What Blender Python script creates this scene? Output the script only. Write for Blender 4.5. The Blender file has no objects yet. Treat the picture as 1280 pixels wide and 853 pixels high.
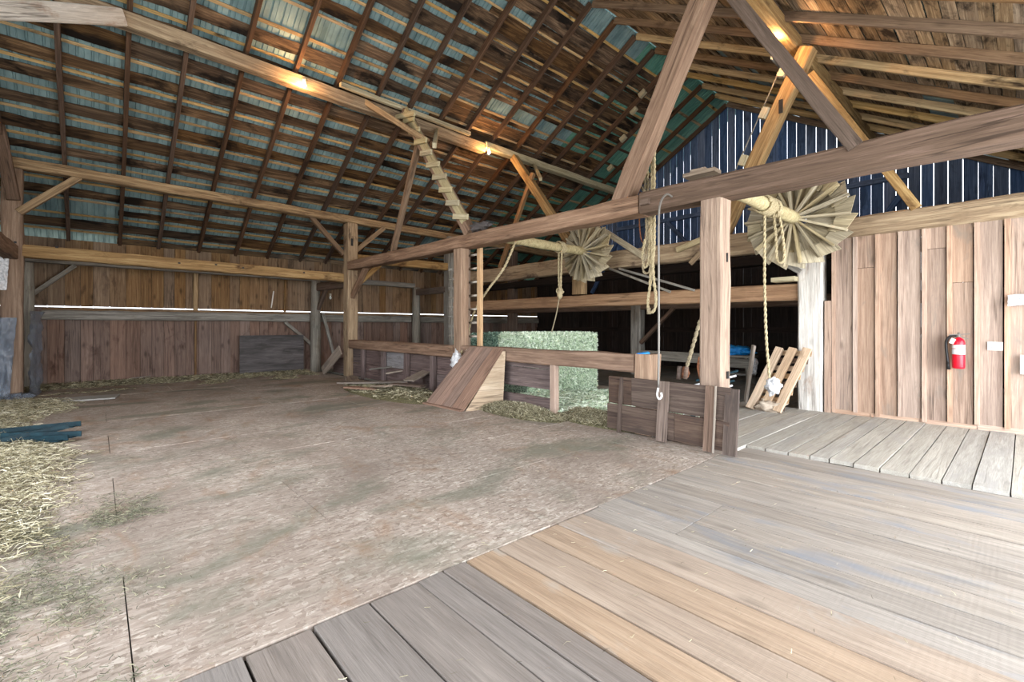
import bpy, math, random
import numpy as np
from mathutils import Vector, Matrix, noise
random.seed(7)
PI = math.pi
sc = bpy.context.scene
COL = sc.collection

# ------------------------------------------------------------------ camera
H, F, HY = 1.5, 577.0, 409.0
YAW = math.radians(48.0)
SN, CS = math.sin(YAW), math.cos(YAW)
cd = bpy.data.cameras.new('camera'); cam = bpy.data.objects.new('camera', cd); COL.objects.link(cam)
cam.location = (0, 0, H); cam.rotation_euler = (PI/2, 0, YAW)
cd.sensor_width = 36; cd.lens = 36*F/1280; cd.shift_y = -(426.5-HY)/1280
cd.clip_start = .05; cd.clip_end = 500
sc.camera = cam

# ------------------------------------------------------------------ sky, sun, exposure
sc.view_settings.view_transform = 'Standard'; sc.view_settings.look = 'None'
sc.view_settings.gamma = 1; sc.view_settings.use_curve_mapping = False
sc.view_settings.exposure = 0.86
w = bpy.data.worlds.new('sky'); sc.world = w; w.use_nodes = True
wn = w.node_tree.nodes; wl = w.node_tree.links; wn.clear()
wo = wn.new('ShaderNodeOutputWorld'); bg = wn.new('ShaderNodeBackground')
sky = wn.new('ShaderNodeTexSky'); sky.sky_type = 'NISHITA'; sky.sun_disc = False
sky.sun_elevation = math.radians(50); sky.sun_rotation = math.radians(110); sky.dust_density = 2.0
mx = wn.new('ShaderNodeMix'); mx.data_type = 'RGBA'; mx.inputs[0].default_value = .985
wl.new(sky.outputs[0], mx.inputs[6]); mx.inputs[7].default_value = (1.86, 1.98, 2.15, 1)
wl.new(mx.outputs[2], bg.inputs[0]); bg.inputs[1].default_value = 1.35
wl.new(bg.outputs[0], wo.inputs[0])
sl = bpy.data.lights.new('sun', 'SUN'); sun = bpy.data.objects.new('sun', sl); COL.objects.link(sun)
sl.energy = 3.0; sl.angle = .02; sl.color = (1, .95, .88)
sun.rotation_euler = (0, math.radians(38), 0)
def daylight(name, loc, rot, sx, sy, e, col):     # area lamp set in an opening to add daylight
    l = bpy.data.lights.new(name, 'AREA'); l.shape = 'RECTANGLE'; l.size = sx; l.size_y = sy
    l.energy = e; l.color = col
    o = bpy.data.objects.new(name, l); COL.objects.link(o); o.location = loc; o.rotation_euler = rot
    return o
daylight('door_daylight', (2.9, 5.0, 1.7), (0, math.radians(90), 0), 3.0, 8.0, 560, (.93, .97, 1))
daylight('rear_fill', (-3.6, -3.2, 3.0), (math.radians(90), 0, 0), 10.0, 5.0, 190, (1, .97, .93))  # added fill lamp; the rear end is left open only to let light in

# ------------------------------------------------------------------ picking points
def ray(px, py):
    a = (px-640)/F; b = (HY-py)/F
    return Vector((-SN+a*CS, CS+a*SN, b))
def onY(px, py, Y): r = ray(px, py); t = Y/r.y; return Vector((r.x*t, Y, H+r.z*t))
def onX(px, py, X): r = ray(px, py); t = X/r.x; return Vector((X, r.y*t, H+r.z*t))
def onZ(px, py, Z=0): r = ray(px, py); t = (Z-H)/r.z; return Vector((r.x*t, r.y*t, Z))
def XY(px, Y): return onY(px, HY, Y).x
RX, RZ, SL = -6.9, 9.30, .575                      # ridge and slope of the roof
def roofz(x): return RZ-SL*abs(x-RX)

# ------------------------------------------------------------------ materials
class NT:
    def __init__(s, name):
        s.m = bpy.data.materials.new(name); s.m.use_nodes = True
        s.n = s.m.node_tree.nodes; s.l = s.m.node_tree.links
        s.b = s.n['Principled BSDF']
    def node(s, t, **k):
        n = s.n.new('ShaderNode'+t)
        for a, v in k.items(): setattr(n, a, v)
        return n
    def put(s, sock, v):
        if v is None: return
        if isinstance(v, (int, float)): sock.default_value = v
        elif isinstance(v, (tuple, list)): sock.default_value = tuple(v)+((1,) if len(v) == 3 and len(sock.default_value) == 4 else ())
        else: s.l.new(v, sock)
    def math(s, op, a, b=None, clamp=False):
        n = s.node('Math', operation=op); n.use_clamp = clamp; s.put(n.inputs[0], a); s.put(n.inputs[1], b); return n.outputs[0]
    def mix(s, f, a, b, blend='MIX'):
        n = s.node('Mix', data_type='RGBA', blend_type=blend); s.put(n.inputs[0], f); s.put(n.inputs[6], a); s.put(n.inputs[7], b); return n.outputs[2]
    def ramp(s, f, stops):
        n = s.node('ValToRGB'); s.put(n.inputs[0], f); e = n.color_ramp.elements
        while len(e) < len(stops): e.new(.5)
        for q, (p, c) in zip(e, stops): q.position = p; q.color = tuple(c)+(1,) if not isinstance(c, (int, float)) else (c, c, c, 1)
        return n.outputs[0]
    def coords(s, sc_=(1, 1, 1), rot=(0, 0, 0), rnd=True):
        tc = s.node('TexCoord').outputs['Object']
        if rnd:
            r = s.node('ObjectInfo').outputs['Random']; r = s.math('MULTIPLY', r, 37.0)
            v = s.node('VectorMath', operation='ADD'); s.put(v.inputs[0], tc)
            c = s.node('CombineXYZ')
            for i in range(3): s.put(c.inputs[i], r)
            s.put(v.inputs[1], c.outputs[0]); tc = v.outputs[0]
        mp = s.node('Mapping'); s.put(mp.inputs[0], tc); mp.inputs['Scale'].default_value = sc_; mp.inputs['Rotation'].default_value = rot
        return mp.outputs[0]
    def noise(s, v, scale=1, detail=4, rough=.6, dist=0):
        n = s.node('TexNoise'); s.put(n.inputs['Vector'], v); n.inputs['Scale'].default_value = scale
        n.inputs['Detail'].default_value = detail; n.inputs['Roughness'].default_value = rough; n.inputs['Distortion'].default_value = dist
        return n.outputs['Fac']
    def bump(s, h, strength=.3, dist=.01):
        n = s.node('Bump'); s.put(n.inputs['Height'], h); n.inputs['Strength'].default_value = strength; n.inputs['Distance'].default_value = dist
        s.l.new(n.outputs[0], s.b.inputs['Normal'])
def cc(h):
    """an sRGB hex colour as linear"""
    v = [int(h[i:i+2], 16)/255 for i in (0, 2, 4)]
    return tuple(x/12.92 if x <= .04045 else ((x+.055)/1.055)**2.4 for x in v)
def wood(name, dark, mid, light, stain, st_amt=.45, var=.25, knots=.5, bump=.35, rough=.85, gr=9, saw=0, st_scale=1.3, sat=.72, cal=0):
    t = NT(name)
    def soft(c, q=.72):                      # dusty barn wood: colours pulled a little towards grey
        l_ = .3*c[0]+.59*c[1]+.11*c[2]; return tuple(l_+(x-l_)*q for x in c)
    dark, mid, light, stain = [soft(q, sat) for q in (dark, mid, light, stain)]
    dark = tuple(a+(b-a)*.25 for a, b in zip(dark, mid)); light = tuple(a+(b-a)*.2 for a, b in zip(light, mid))
    if cal: dark = tuple(a+(b-a)*cal for a, b in zip(dark, mid)); light = tuple(a+(b-a)*cal for a, b in zip(light, mid))
    g = t.noise(t.coords((.5, gr*1.7, gr*1.7)), 1.6, 8, .68, .9)
    fine = t.noise(t.coords((2.5, 90, 90)), 1.6, 4, .7, .4)
    c = t.ramp(g, [(.30, dark), (.5, mid), (.68, light)])
    f2 = t.ramp(fine, [(.3, .72), (.65, 1.08)])
    c = t.mix(1, c, f2, 'MULTIPLY')
    s1 = t.noise(t.coords((.9, 2.2, 2.2)), st_scale, 5, .65, .5)
    lo = .68-.32*st_amt
    sm = t.ramp(s1, [(lo, 0), (lo+.14, 1)])
    c = t.mix(sm, c, stain)
    ck = t.noise(t.coords((.32, gr*1.5, gr*1.5)), 1.1, 2, .5, .3)
    cm = t.ramp(ck, [(.478, 0), (.5, .3 if cal else .75), (.522, 0)])
    cmk = t.ramp(t.noise(t.coords((.6, 1.8, 1.8)), 1.2, 2, .5), [(.46, 0), (.6, 1)])
    cmm = t.math('MULTIPLY', cm, cmk)
    c = t.mix(cmm, c, tuple(x*.35 for x in dark))
    if knots:
        v = t.node('TexVoronoi'); v.feature = 'F1'; t.put(v.inputs['Vector'], t.coords((1.6, 4.2, 4.2))); v.inputs['Scale'].default_value = 1
        km = t.ramp(v.outputs['Distance'], [(.05, knots), (.19, 0)])
        c = t.mix(km, c, tuple(x*.45 for x in dark))
    rnd = t.node('ObjectInfo').outputs['Random']
    hs = t.node('HueSaturation'); t.put(hs.inputs['Color'], c)
    t.put(hs.inputs['Value'], t.math('ADD', t.math('MULTIPLY', rnd, 2*var), 1-var))
    r2 = t.math('FRACT', t.math('MULTIPLY', rnd, 7.31))
    t.put(hs.inputs['Saturation'], t.math('ADD', t.math('MULTIPLY', r2, .4), .8))
    t.l.new(hs.outputs[0], t.b.inputs['Base Color'])
    t.b.inputs['Roughness'].default_value = rough
    t.b.inputs['Specular IOR Level'].default_value = .25
    h = t.math('ADD', t.math('MULTIPLY', g, .7), t.math('MULTIPLY', fine, .5))
    h = t.math('SUBTRACT', h, t.math('MULTIPLY', cmm, .9))
    if saw:
        wv = t.node('TexWave', wave_type='BANDS', bands_direction='X'); t.put(wv.inputs['Vector'], t.coords((1, .25, 1), rnd=False))
        wv.inputs['Scale'].default_value = saw; wv.inputs['Distortion'].default_value = 1.2
        h = t.math('ADD', h, t.math('MULTIPLY', wv.outputs['Fac'], .07))
    t.bump(h, bump, .012)
    return t.m
def plain(name, col, rough=.6, metal=0, emit=0, spec=.4, alpha=None, trans=0):
    t = NT(name); t.b.inputs['Base Color'].default_value = tuple(col)+(1,); t.b.inputs['Roughness'].default_value = rough
    t.b.inputs['Metallic'].default_value = metal; t.b.inputs['Specular IOR Level'].default_value = spec
    if emit: t.b.inputs['Emission Color'].default_value = tuple(col)+(1,); t.b.inputs['Emission Strength'].default_value = emit
    if trans: t.b.inputs['Transmission Weight'].default_value = trans
    return t.m
def mottled(name, a, b, scale=20, rough=.8, bmp=.2, stretch=(1, 1, 1), lo=.35, hi=.65):
    t = NT(name); n = t.noise(t.coords(stretch), scale, 4, .65, .3)
    t.l.new(t.ramp(n, [(lo, a), (hi, b)]), t.b.inputs['Base Color']); t.b.inputs['Roughness'].default_value = rough
    t.b.inputs['Specular IOR Level'].default_value = .3
    t.bump(n, bmp, .01); return t.m

M = {}
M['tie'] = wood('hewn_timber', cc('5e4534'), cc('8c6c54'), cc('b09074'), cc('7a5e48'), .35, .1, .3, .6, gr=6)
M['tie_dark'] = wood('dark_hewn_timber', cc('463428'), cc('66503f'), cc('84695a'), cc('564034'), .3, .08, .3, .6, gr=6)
M['post'] = wood('post_timber', cc('705038'), cc('9e7a5a'), cc('bb9874'), cc('86664c'), .35, .12, .35, .5, gr=7)
M['gold'] = wood('golden_timber', cc('6a4a26'), cc('a07c46'), cc('c4a468'), cc('54391e'), .35, .14, .4, .45, gr=6)
M['pale'] = wood('pale_timber', cc('8a7a50'), cc('b8a878'), cc('d4c898'), cc('98865a'), .3, .1, .3, .4, gr=7)
M['wheelwood'] = wood('wheel_board', cc('7a6a4a'), cc('a89770'), cc('cdbd92'), cc('8c7b56'), .4, .2, .3, .4, gr=9)
M['grey'] = wood('weathered_timber', cc('5c564c'), cc('8c867a'), cc('b4ada0'), cc('6c6050'), .35, .12, .3, .6, gr=8)
M['whitewash'] = wood('whitewashed_timber', cc('948a80'), cc('d0cac2'), cc('eeeae4'), cc('a88c78'), .45, .06, .4, .5, gr=7)
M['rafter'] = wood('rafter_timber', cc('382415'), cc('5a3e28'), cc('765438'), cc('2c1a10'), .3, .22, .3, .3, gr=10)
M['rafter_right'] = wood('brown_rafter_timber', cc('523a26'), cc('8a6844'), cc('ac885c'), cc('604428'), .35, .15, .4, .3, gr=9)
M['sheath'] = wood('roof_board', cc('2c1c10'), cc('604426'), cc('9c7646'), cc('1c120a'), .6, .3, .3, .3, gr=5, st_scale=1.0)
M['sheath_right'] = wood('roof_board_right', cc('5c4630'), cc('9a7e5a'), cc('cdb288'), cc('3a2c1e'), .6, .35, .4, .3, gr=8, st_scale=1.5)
M['lath'] = wood('roof_lath', cc('80602c'), cc('ba9452'), cc('dcba76'), cc('3a2814'), .35, .2, .2, .3, gr=9)
M['wall_left'] = wood('wall_board', cc('563c20'), cc('8a663c'), cc('a88452'), cc('5c4228'), .4, .16, .8, .3, gr=9)
M['wall_low'] = wood('wall_board_low', cc('584238'), cc('86695a'), cc('9c7d6a'), cc('5c4238'), .4, .16, .7, .3, gr=9)
M['wall_right'] = wood('partition_board', cc('7c5c48'), cc('a8876e'), cc('c4a286'), cc('8c7a6a'), .35, .12, .6, .35, gr=8)
M['batten'] = wood('partition_batten', cc('94705a'), cc('bd9a80'), cc('d4b69c'), cc('a8886e'), .25, .1, .35, .3, gr=8)
M['gable'] = wood('gable_board', cc('36425a'), cc('586c90'), cc('7c90b0'), cc('3e4c64'), .4, .2, .3, .3, sat=1)  # blue glow of daylight round the slits is painted into the board colour
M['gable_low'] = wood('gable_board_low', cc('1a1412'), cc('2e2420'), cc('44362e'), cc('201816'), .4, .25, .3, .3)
M['partition'] = wood('purple_brown_board', cc('4c3c3a'), cc('715c58'), cc('8c7670'), cc('58463e'), .35, .12, .2, .3, gr=8)
M['patch'] = wood('grey_patch_board', cc('6a6468'), cc('8c878a'), cc('a09c9c'), cc('665a58'), .4, .08, .2, .3)
M['gate'] = wood('gate_board', cc('3c2e28'), cc('594539'), cc('74604f'), cc('463830'), .45, .1, .3, .4, gr=7)
M['gate_batten'] = wood('gate_batten', cc('544034'), cc('7c6454'), cc('988070'), cc('5c483e'), .3, .08, .3, .4, gr=8)
M['ply'] = wood('dark_plywood', cc('3c3838'), cc('5c5656'), cc('787070'), cc('44403e'), .5, .05, .3, .3, gr=3)
M['ramp'] = wood('ramp_board', cc('644838'), cc('977058'), cc('b48c6e'), cc('7c5e4a'), .35, .1, .4, .35, gr=8)
M['ramp_side'] = wood('ramp_plywood', cc('957a5c'), cc('c2a888'), cc('d8c2a4'), cc('7c664e'), .4, .05, .3, .2, gr=4)
M['fl_grey'] = wood('grey_floor_board', cc('625850'), cc('847a72'), cc('9c9288'), cc('7e726a'), .35, .07, .15, .35, gr=5, cal=.4)
M['fl_tan'] = wood('tan_floor_board', cc('7c6450'), cc('a38a70'), cc('bca48a'), cc('a0998f'), .35, .07, .45, .35, gr=5, saw=10, cal=.4)
M['fl_mid'] = wood('worn_floor_board', cc('71675c'), cc('978b7e'), cc('b4a998'), cc('7e8086'), .45, .1, .3, .35, gr=5, saw=10, cal=.4)
M['fl_pale'] = wood('pale_drive_board', cc('847c70'), cc('aaa498'), cc('c6c0b4'), cc('9c9790'), .45, .07, .2, .35, gr=5, cal=.4)
M['fl_dark'] = wood('dusty_floor_board', cc('5a5850'), cc('7c7a70'), cc('949086'), cc('6a685e'), .35, .1, .1, .3, gr=5)
M['pallet'] = wood('pallet_wood', cc('9a7448'), cc('cda473'), cc('e0c090'), cc('a07c50'), .3, .12, .3, .3)
M['driftwood'] = wood('loose_board', cc('6a5a50'), cc('94826f'), cc('b09c88'), cc('6f6156'), .35, .2, .3, .35)
M['paleboard'] = wood('grey_loose_board', cc('8a8880'), cc('a4a39c'), cc('bab8b0'), cc('908c84'), .3, .05, .1, .3)
M['rung'] = wood('rung_wood', cc('a09080'), cc('c8bcaa'), cc('dcd2c2'), cc('a89c8c'), .2, .05, 0, .2)
M['rope'] = mottled('hemp_rope', cc('8a7a5a'), cc('ccbf9e'), 90, .9, .6)
M['rope_old'] = mottled('grey_rope', cc('6e6250'), cc('b0a488'), 90, .9, .6)
M['steel'] = plain('worn_steel', cc('77736e'), .5, .4)
M['iron'] = mottled('rusty_iron', cc('4a2c1e'), cc('8c5c40'), 25, .8, .3)
M['teal'] = mottled('teal_paint', cc('10242c'), cc('1c3a44'), 8, .45, .1)
M['red'] = plain('red_enamel', cc('d8142c'), .3)
M['white'] = plain('white_plastic', cc('ececea'), .4)
M['label'] = plain('paper_label', cc('dfe2e6'), .5)
M['black'] = plain('black_rubber', cc('1c1c1e'), .5)
M['blue'] = mottled('blue_tarp', cc('0c6cb8'), cc('2c98e0'), 14, .45, .3)
M['cloth'] = mottled('white_rag', cc('a8aaae'), cc('e8e8ea'), 18, .8, .6)
M['paper'] = mottled('torn_white_sheet', cc('b4b8c0'), cc('f0f2f4'), 12, .5, .4)
def stalk(name, stops, rough=.85):
    t = NT(name); r_ = t.node('NewGeometry').outputs['Random Per Island']
    t.l.new(t.ramp(r_, stops), t.b.inputs['Base Color']); t.b.inputs['Roughness'].default_value = rough
    t.b.inputs['Specular IOR Level'].default_value = .2; return t.m
M['hay'] = stalk('green_hay_stalks', [(0, cc('6c8470')), (.25, cc('b6ccac')), (.6, cc('dcead0')), (1, cc('f6fcf0'))])
M['hay_shaded'] = stalk('shaded_hay_stalks', [(0, cc('3c5048')), (.4, cc('6a8878')), (1, cc('a8c4b0'))])  # stalks for the shaded bale fronts, shade put into the colour
M['bale'] = mottled('pale_bale', cc('5c7866'), cc('d4ecd4'), 34, .95, 1.0, lo=.42, hi=.56)
M['bale_shaded'] = mottled('shaded_bale', cc('26362e'), cc('86a48e'), 30, .95, 1.0, lo=.42, hi=.60)  # darker copy of the bale: shade on the front faces painted in
M['straw'] = stalk('straw_stalks', [(0, cc('4a4536')), (.3, cc('8c8468')), (.7, cc('c2ba9c')), (1, cc('e8e2cc'))])
M['litter'] = stalk('litter_stalks', [(0, cc('3e392c')), (.35, cc('77705a')), (.75, cc('a59e80')), (1, cc('d4cdb0'))])
M['green_litter'] = stalk('green_dust_stalks', [(0, cc('45483c')), (.5, cc('72735f')), (1, cc('a09c82'))])
M['heap'] = mottled('olive_heap', cc('3e3c2a'), cc('8a8564'), 60, .95, .8)
M['bulb'] = plain('lit_bulb', (1, .62, .28), .3, emit=60)
M['bulb_off'] = plain('bulb_glass', cc('e4e8e4'), .15)
M['socket'] = plain('lamp_socket', cc('cfc8b8'), .5)
M['ground'] = mottled('gravel_ground', cc('8c8878'), cc('b0aa98'), 2, .95, .2)
# galvanised roofing seen from below
t = NT('teal_roofing')
n = t.noise(t.coords((.5, 1, 1)), 2.5, 4, .6)
t.l.new(t.ramp(n, [(.3, cc('5e777c')), (.7, cc('92acaf'))]), t.b.inputs['Base Color'])
t.b.inputs['Roughness'].default_value = .5; t.b.inputs['Metallic'].default_value = .15; M['metal'] = t.m
t = NT('green_roofing')
n = t.noise(t.coords((.5, 1, 1)), 2.5, 4, .6)
t.l.new(t.ramp(n, [(.3, cc('487c70')), (.7, cc('70a494'))]), t.b.inputs['Base Color'])
t.b.inputs['Roughness'].default_value = .5; t.b.inputs['Metallic'].default_value = .1; M['metal_green'] = t.m
# clear plastic film
t = NT('plastic_film')
n = t.noise(t.coords((1, 1, .5)), 9, 4, .6, 1.5)
t.b.inputs['Base Color'].default_value = cc('8692a2')+(1,); t.b.inputs['Roughness'].default_value = .18
t.b.inputs['Alpha'].default_value = .55; t.b.inputs['Specular IOR Level'].default_value = .9; t.bump(n, .8, .04); M['film'] = t.m
# oriented strand board
t = NT('strand_board')
def flakes(rot, off):
    v = t.node('TexVoronoi'); v.feature = 'F1'
    m_ = t.coords((11+off*2, 55-off*4, 1), (0, 0, rot), rnd=False); t.put(v.inputs['Vector'], m_); v.inputs['Scale'].default_value = 1; v.inputs['Randomness'].default_value = 1
    s_ = t.node('SeparateColor'); t.put(s_.inputs[0], v.outputs['Color']); return s_.outputs[0]
geo = t.node('NewGeometry').outputs['Position']
def wpos(s, rz=0):
    mp = t.node('Mapping'); t.put(mp.inputs[0], geo); mp.inputs['Scale'].default_value = s; mp.inputs['Rotation'].default_value = (0, 0, rz); return mp.outputs[0]
f1, f2, f3 = flakes(.12, 0), flakes(-.38, 2), flakes(.85, 4)
sel = t.noise(t.coords((5, 16, 1), rnd=False), 1.5, 3, .7)
fl = t.mix(t.ramp(sel, [(.47, 0), (.53, 1)]), f1, f2)
fl = t.mix(t.ramp(t.noise(wpos((4, 9, 1)), 1.7, 4, .7), [(.50, 0), (.55, 1)]), fl, f3)
base = t.ramp(fl, [(.0, cc('83766b')), (.3, cc('a09388')), (.75, cc('b0a499')), (1.0, cc('c9c0b5'))])
fib = t.noise(wpos((95, 14, 1), .1), 1, 4, .7, .6)
base = t.mix(1, base, t.ramp(fib, [(.3, .84), (.7, 1.08)]), 'MULTIPLY')
big = t.noise(wpos((.5, .8, 1)), 1, 5, .6, .4)
base = t.mix(t.ramp(big, [(.45, 0), (.66, .7)]), base, cc('83766c'))
big2 = t.noise(wpos((.9, 1.6, 1), .2), 1.3, 6, .7, .8)
base = t.mix(t.ramp(big2, [(.54, 0), (.7, .6)]), base, cc('8d6f56'))
# the green hay dust trodden into the sheets, near the straw and down the middle
grn = t.noise(wpos((1.1, .55, 1), -.12), 1.15, 5, .62, .5)
base = t.mix(t.ramp(grn, [(.50, 0), (.64, .7)]), base, cc('6e7062'))
rndo = t.node('ObjectInfo').outputs['Random']
hs = t.node('HueSaturation'); t.put(hs.inputs['Color'], base); t.put(hs.inputs['Value'], t.math('ADD', t.math('MULTIPLY', rndo, .12), .92))
t.l.new(hs.outputs[0], t.b.inputs['Base Color']); t.b.inputs['Roughness'].default_value = .9; t.b.inputs['Specular IOR Level'].default_value = .2
t.bump(t.math('ADD', fl, fib), .3, .004); M['osb'] = t.m

# ------------------------------------------------------------------ object helpers
def tag(o, label=None, cat=None, group=None, kind=None):
    if label: o['label'] = label
    if cat: o['category'] = cat
    if group: o['group'] = group
    if kind: o['kind'] = kind
    return o
def mesh_obj(name, v, f, mat, parent=None, mw=None, smooth=False):
    me = bpy.data.meshes.new(name); me.from_pydata([tuple(p) for p in v], [], f); me.materials.append(mat)
    if smooth: me.polygons.foreach_set('use_smooth', [True]*len(me.polygons))
    me.update()
    o = bpy.data.objects.new(name, me); COL.objects.link(o)
    if mw is not None: o.matrix_world = mw
    if parent:
        o.parent = parent; o.matrix_parent_inverse = Matrix.Identity(4)
        pm = WM[parent.name]; loc = pm.inverted() @ (mw if mw is not None else Matrix.Identity(4))
        o.matrix_basis = loc
        WM[o.name] = mw if mw is not None else pm.copy()
        if mw is None: o.matrix_basis = Matrix.Identity(4)
    else: WM[o.name] = mw.copy() if mw is not None else Matrix.Identity(4)
    return o
WM = {}
def empty(name, loc=(0, 0, 0), rz=0):
    o = bpy.data.objects.new(name, None); COL.objects.link(o); o.empty_display_size = .2
    mw = Matrix.Translation(loc) @ Matrix.Rotation(rz, 4, 'Z'); o.matrix_world = mw; WM[o.name] = mw; return o
def frame(p0, p1, up=(0, 0, 1)):
    p0, p1 = Vector(p0), Vector(p1); x = (p1-p0).normalized(); u = Vector(up)
    if abs(x.dot(u)) > .98: u = Vector((0, 1, 0))
    y = u.cross(x).normalized(); z = x.cross(y)
    m = Matrix((x, y, z)).transposed().to_4x4(); m.translation = p0; return m, (p1-p0).length
def bar_data(L, w_, h_, n=1, ch=0.0, jit=0.0, wob=0.0, seed=0, taper=1.0):
    rg = random.Random(seed); a, b = w_/2, h_/2
    if ch > 0:
        pr = [(-a+ch, -b), (a-ch, -b), (a, -b+ch), (a, b-ch), (a-ch, b), (-a+ch, b), (-a, b-ch), (-a, -b+ch)]
    else: pr = [(-a, -b), (a, -b), (a, b), (-a, b)]
    v, f = [], []; k = len(pr)
    for i in range(n+1):
        s = 1+(taper-1)*i/n
        oy = wob*(rg.random()-.5) if 0 < i < n else 0; oz = wob*(rg.random()-.5) if 0 < i < n else 0
        for (y, z) in pr:
            v.append((L*i/n, y*s+oy+jit*(rg.random()-.5), z*s+oz+jit*(rg.random()-.5)))
    for i in range(n):
        for j in range(k):
            q = (j+1) % k; f.append((i*k+j, i*k+q, (i+1)*k+q, (i+1)*k+j))
    f.append(tuple(reversed(range(k)))); f.append(tuple(n*k+j for j in range(k)))
    f = [tuple(reversed(x)) for x in f]
    return v, f
SEED = [0]
def bar(name, p0, p1, w_, h_, mat, parent=None, up=(0, 0, 1), n=1, ch=0.0, jit=0.0, wob=0.0, taper=1.0):
    """a timber from p0 to p1: w_ across, h_ along up"""
    SEED[0] += 1; mw, L = frame(p0, p1, up)
    v, f = bar_data(L, w_, h_, n, ch, jit, wob, SEED[0], taper)
    return mesh_obj(name, v, f, M[mat] if isinstance(mat, str) else mat, parent, mw)
def beam(name, p0, p1, w_, h_, mat, label, cat='beam', up=(0, 0, 1), group=None, n=None, taper=1.0):
    L = (Vector(p1)-Vector(p0)).length
    o = bar(name, p0, p1, w_, h_, mat, None, up, n or max(3, int(L/.45)), min(w_, h_)*.09, min(w_, h_)*.05, min(w_, h_)*.06, taper)
    return tag(o, label, cat, group)
def box(name, lo, hi, mat, parent=None, jit=0):
    lo, hi = Vector(lo), Vector(hi); d = hi-lo; ax = max(range(3), key=lambda i: d[i])
    c = (lo+hi)/2; p0, p1 = c.copy(), c.copy(); p0[ax] = lo[ax]; p1[ax] = hi[ax]
    up = (0, 0, 1) if ax != 2 else (0, 1, 0)
    if ax == 0: w_, h_ = d.y, d.z
    elif ax == 1: w_, h_ = d.x, d.z
    else: w_, h_ = d.x, d.y
    return bar(name, p0, p1, w_, h_, mat, parent, up, 1, 0, jit)
def tube_data(pts, r, k=8, closed=False):
    pts = [Vector(p) for p in pts]; v, f = [], []; u = None
    rr = r if isinstance(r, (list, tuple)) else [r]*len(pts)
    for i, p in enumerate(pts):
        d = (pts[min(i+1, len(pts)-1)]-pts[max(i-1, 0)]).normalized()
        if u is None: u = d.cross(Vector((0, 0, 1)) if abs(d.z) < .9 else Vector((1, 0, 0))).normalized()
        u = (u-d*u.dot(d)).normalized(); q = d.cross(u)
        for j in range(k): a = 2*PI*j/k; v.append(p+(u*math.cos(a)+q*math.sin(a))*rr[i])
    for i in range(len(pts)-1):
        for j in range(k): m = (j+1) % k; f.append((i*k+j, i*k+m, (i+1)*k+m, (i+1)*k+j))
    f.append(tuple(reversed(range(k)))); f.append(tuple((len(pts)-1)*k+j for j in range(k)))
    return v, f
def tube(name, pts, r, mat, parent=None, k=8):
    o0 = Vector(pts[0]); v, f = tube_data([Vector(p)-o0 for p in pts], r, k)
    return mesh_obj(name, v, f, M[mat] if isinstance(mat, str) else mat, parent, Matrix.Translation(o0), True)
def spline(pts, n=8):
    P = [Vector(p) for p in pts]; out = []
    for i in range(len(P)-1):
        a, b, c, d = P[max(i-1, 0)], P[i], P[i+1], P[min(i+2, len(P)-1)]
        for s in range(n):
            t_ = s/n; out.append(.5*((2*b)+(c-a)*t_+(2*a-5*b+4*c-d)*t_*t_+(3*b-a-3*c+d)*t_**3))
    out.append(P[-1]); return out
def blob(name, c, size, mat, parent=None, amp=.25, seed=0, k=14):
    v, f = [], []; c = Vector(c)
    for i in range(k+1):
        th = PI*i/k
        for j in range(2*k):
            ph = PI*j/k; d = Vector((math.sin(th)*math.cos(ph), math.sin(th)*math.sin(ph), math.cos(th)))
            s = 1+amp*noise.noise(d*2.3+Vector((seed, 0, 0)))+amp*.6*noise.noise(d*6+Vector((seed, 3, 0)))
            v.append(Vector((d.x*size[0], d.y*size[1], d.z*size[2]))*s)
    for i in range(k):
        for j in range(2*k): q = (j+1) % (2*k); f.append((i*2*k+j, (i+1)*2*k+j, (i+1)*2*k+q, i*2*k+q))
    return mesh_obj(name, v, f, M[mat], parent, Matrix.Translation(c), True)

# ------------------------------------------------------------------ ground outside
g = mesh_obj('ground', [(-120, -120, -.6), (120, -120, -.6), (120, 120, -.6), (-120, 120, -.6)], [(0, 1, 2, 3)], M['ground'])
tag(g, 'flat gravel ground outside the barn', None, None, 'structure')

# ------------------------------------------------------------------ floor
fl = box('floor', (-16.5, -3.2, -.3), (2.75, 16.6, -.045), 'gable_low'); tag(fl, 'barn floor of boards and strand board sheets', None, None, 'structure')
XB = -2.4
x = XB; ci = 0
while x > -16.5:                                     # strand board sheets
    x2 = max(x-1.22, -16.5); y = -3.2-(1.35 if ci % 2 == 0 else .1); y += 0
    cuts = [.12+2.44*k-(0 if ci % 2 == 0 else 1.22) for k in range(-2, 4)]
    cuts = [-3.2]+[q for q in cuts if -2.9 < q < 5.4]+[5.62]
    for a_, b_ in zip(cuts[:-1], cuts[1:]):
        o = box('strand_board_sheet', (x2+.003, a_+.003, -.04), (x-.003, b_-.003, random.uniform(-.003, .003)), 'osb', fl)
        # grain along X whatever the sheet's longest side
    x = x2; ci += 1
ys = [-3.2, -2.9, -2.6, -2.3, -2.0, -1.7, -1.4, -1.1, -.8, -.5, -.2, .2, .495, .806, 1.104, 1.407, 1.573, 1.756, 2.025, 2.328, 2.616, 2.905, 3.13, 3.40, 3.66, 3.93, 4.184, 4.46, 4.74, 5.0, 5.27, 5.55, 5.78, 6.02]
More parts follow.
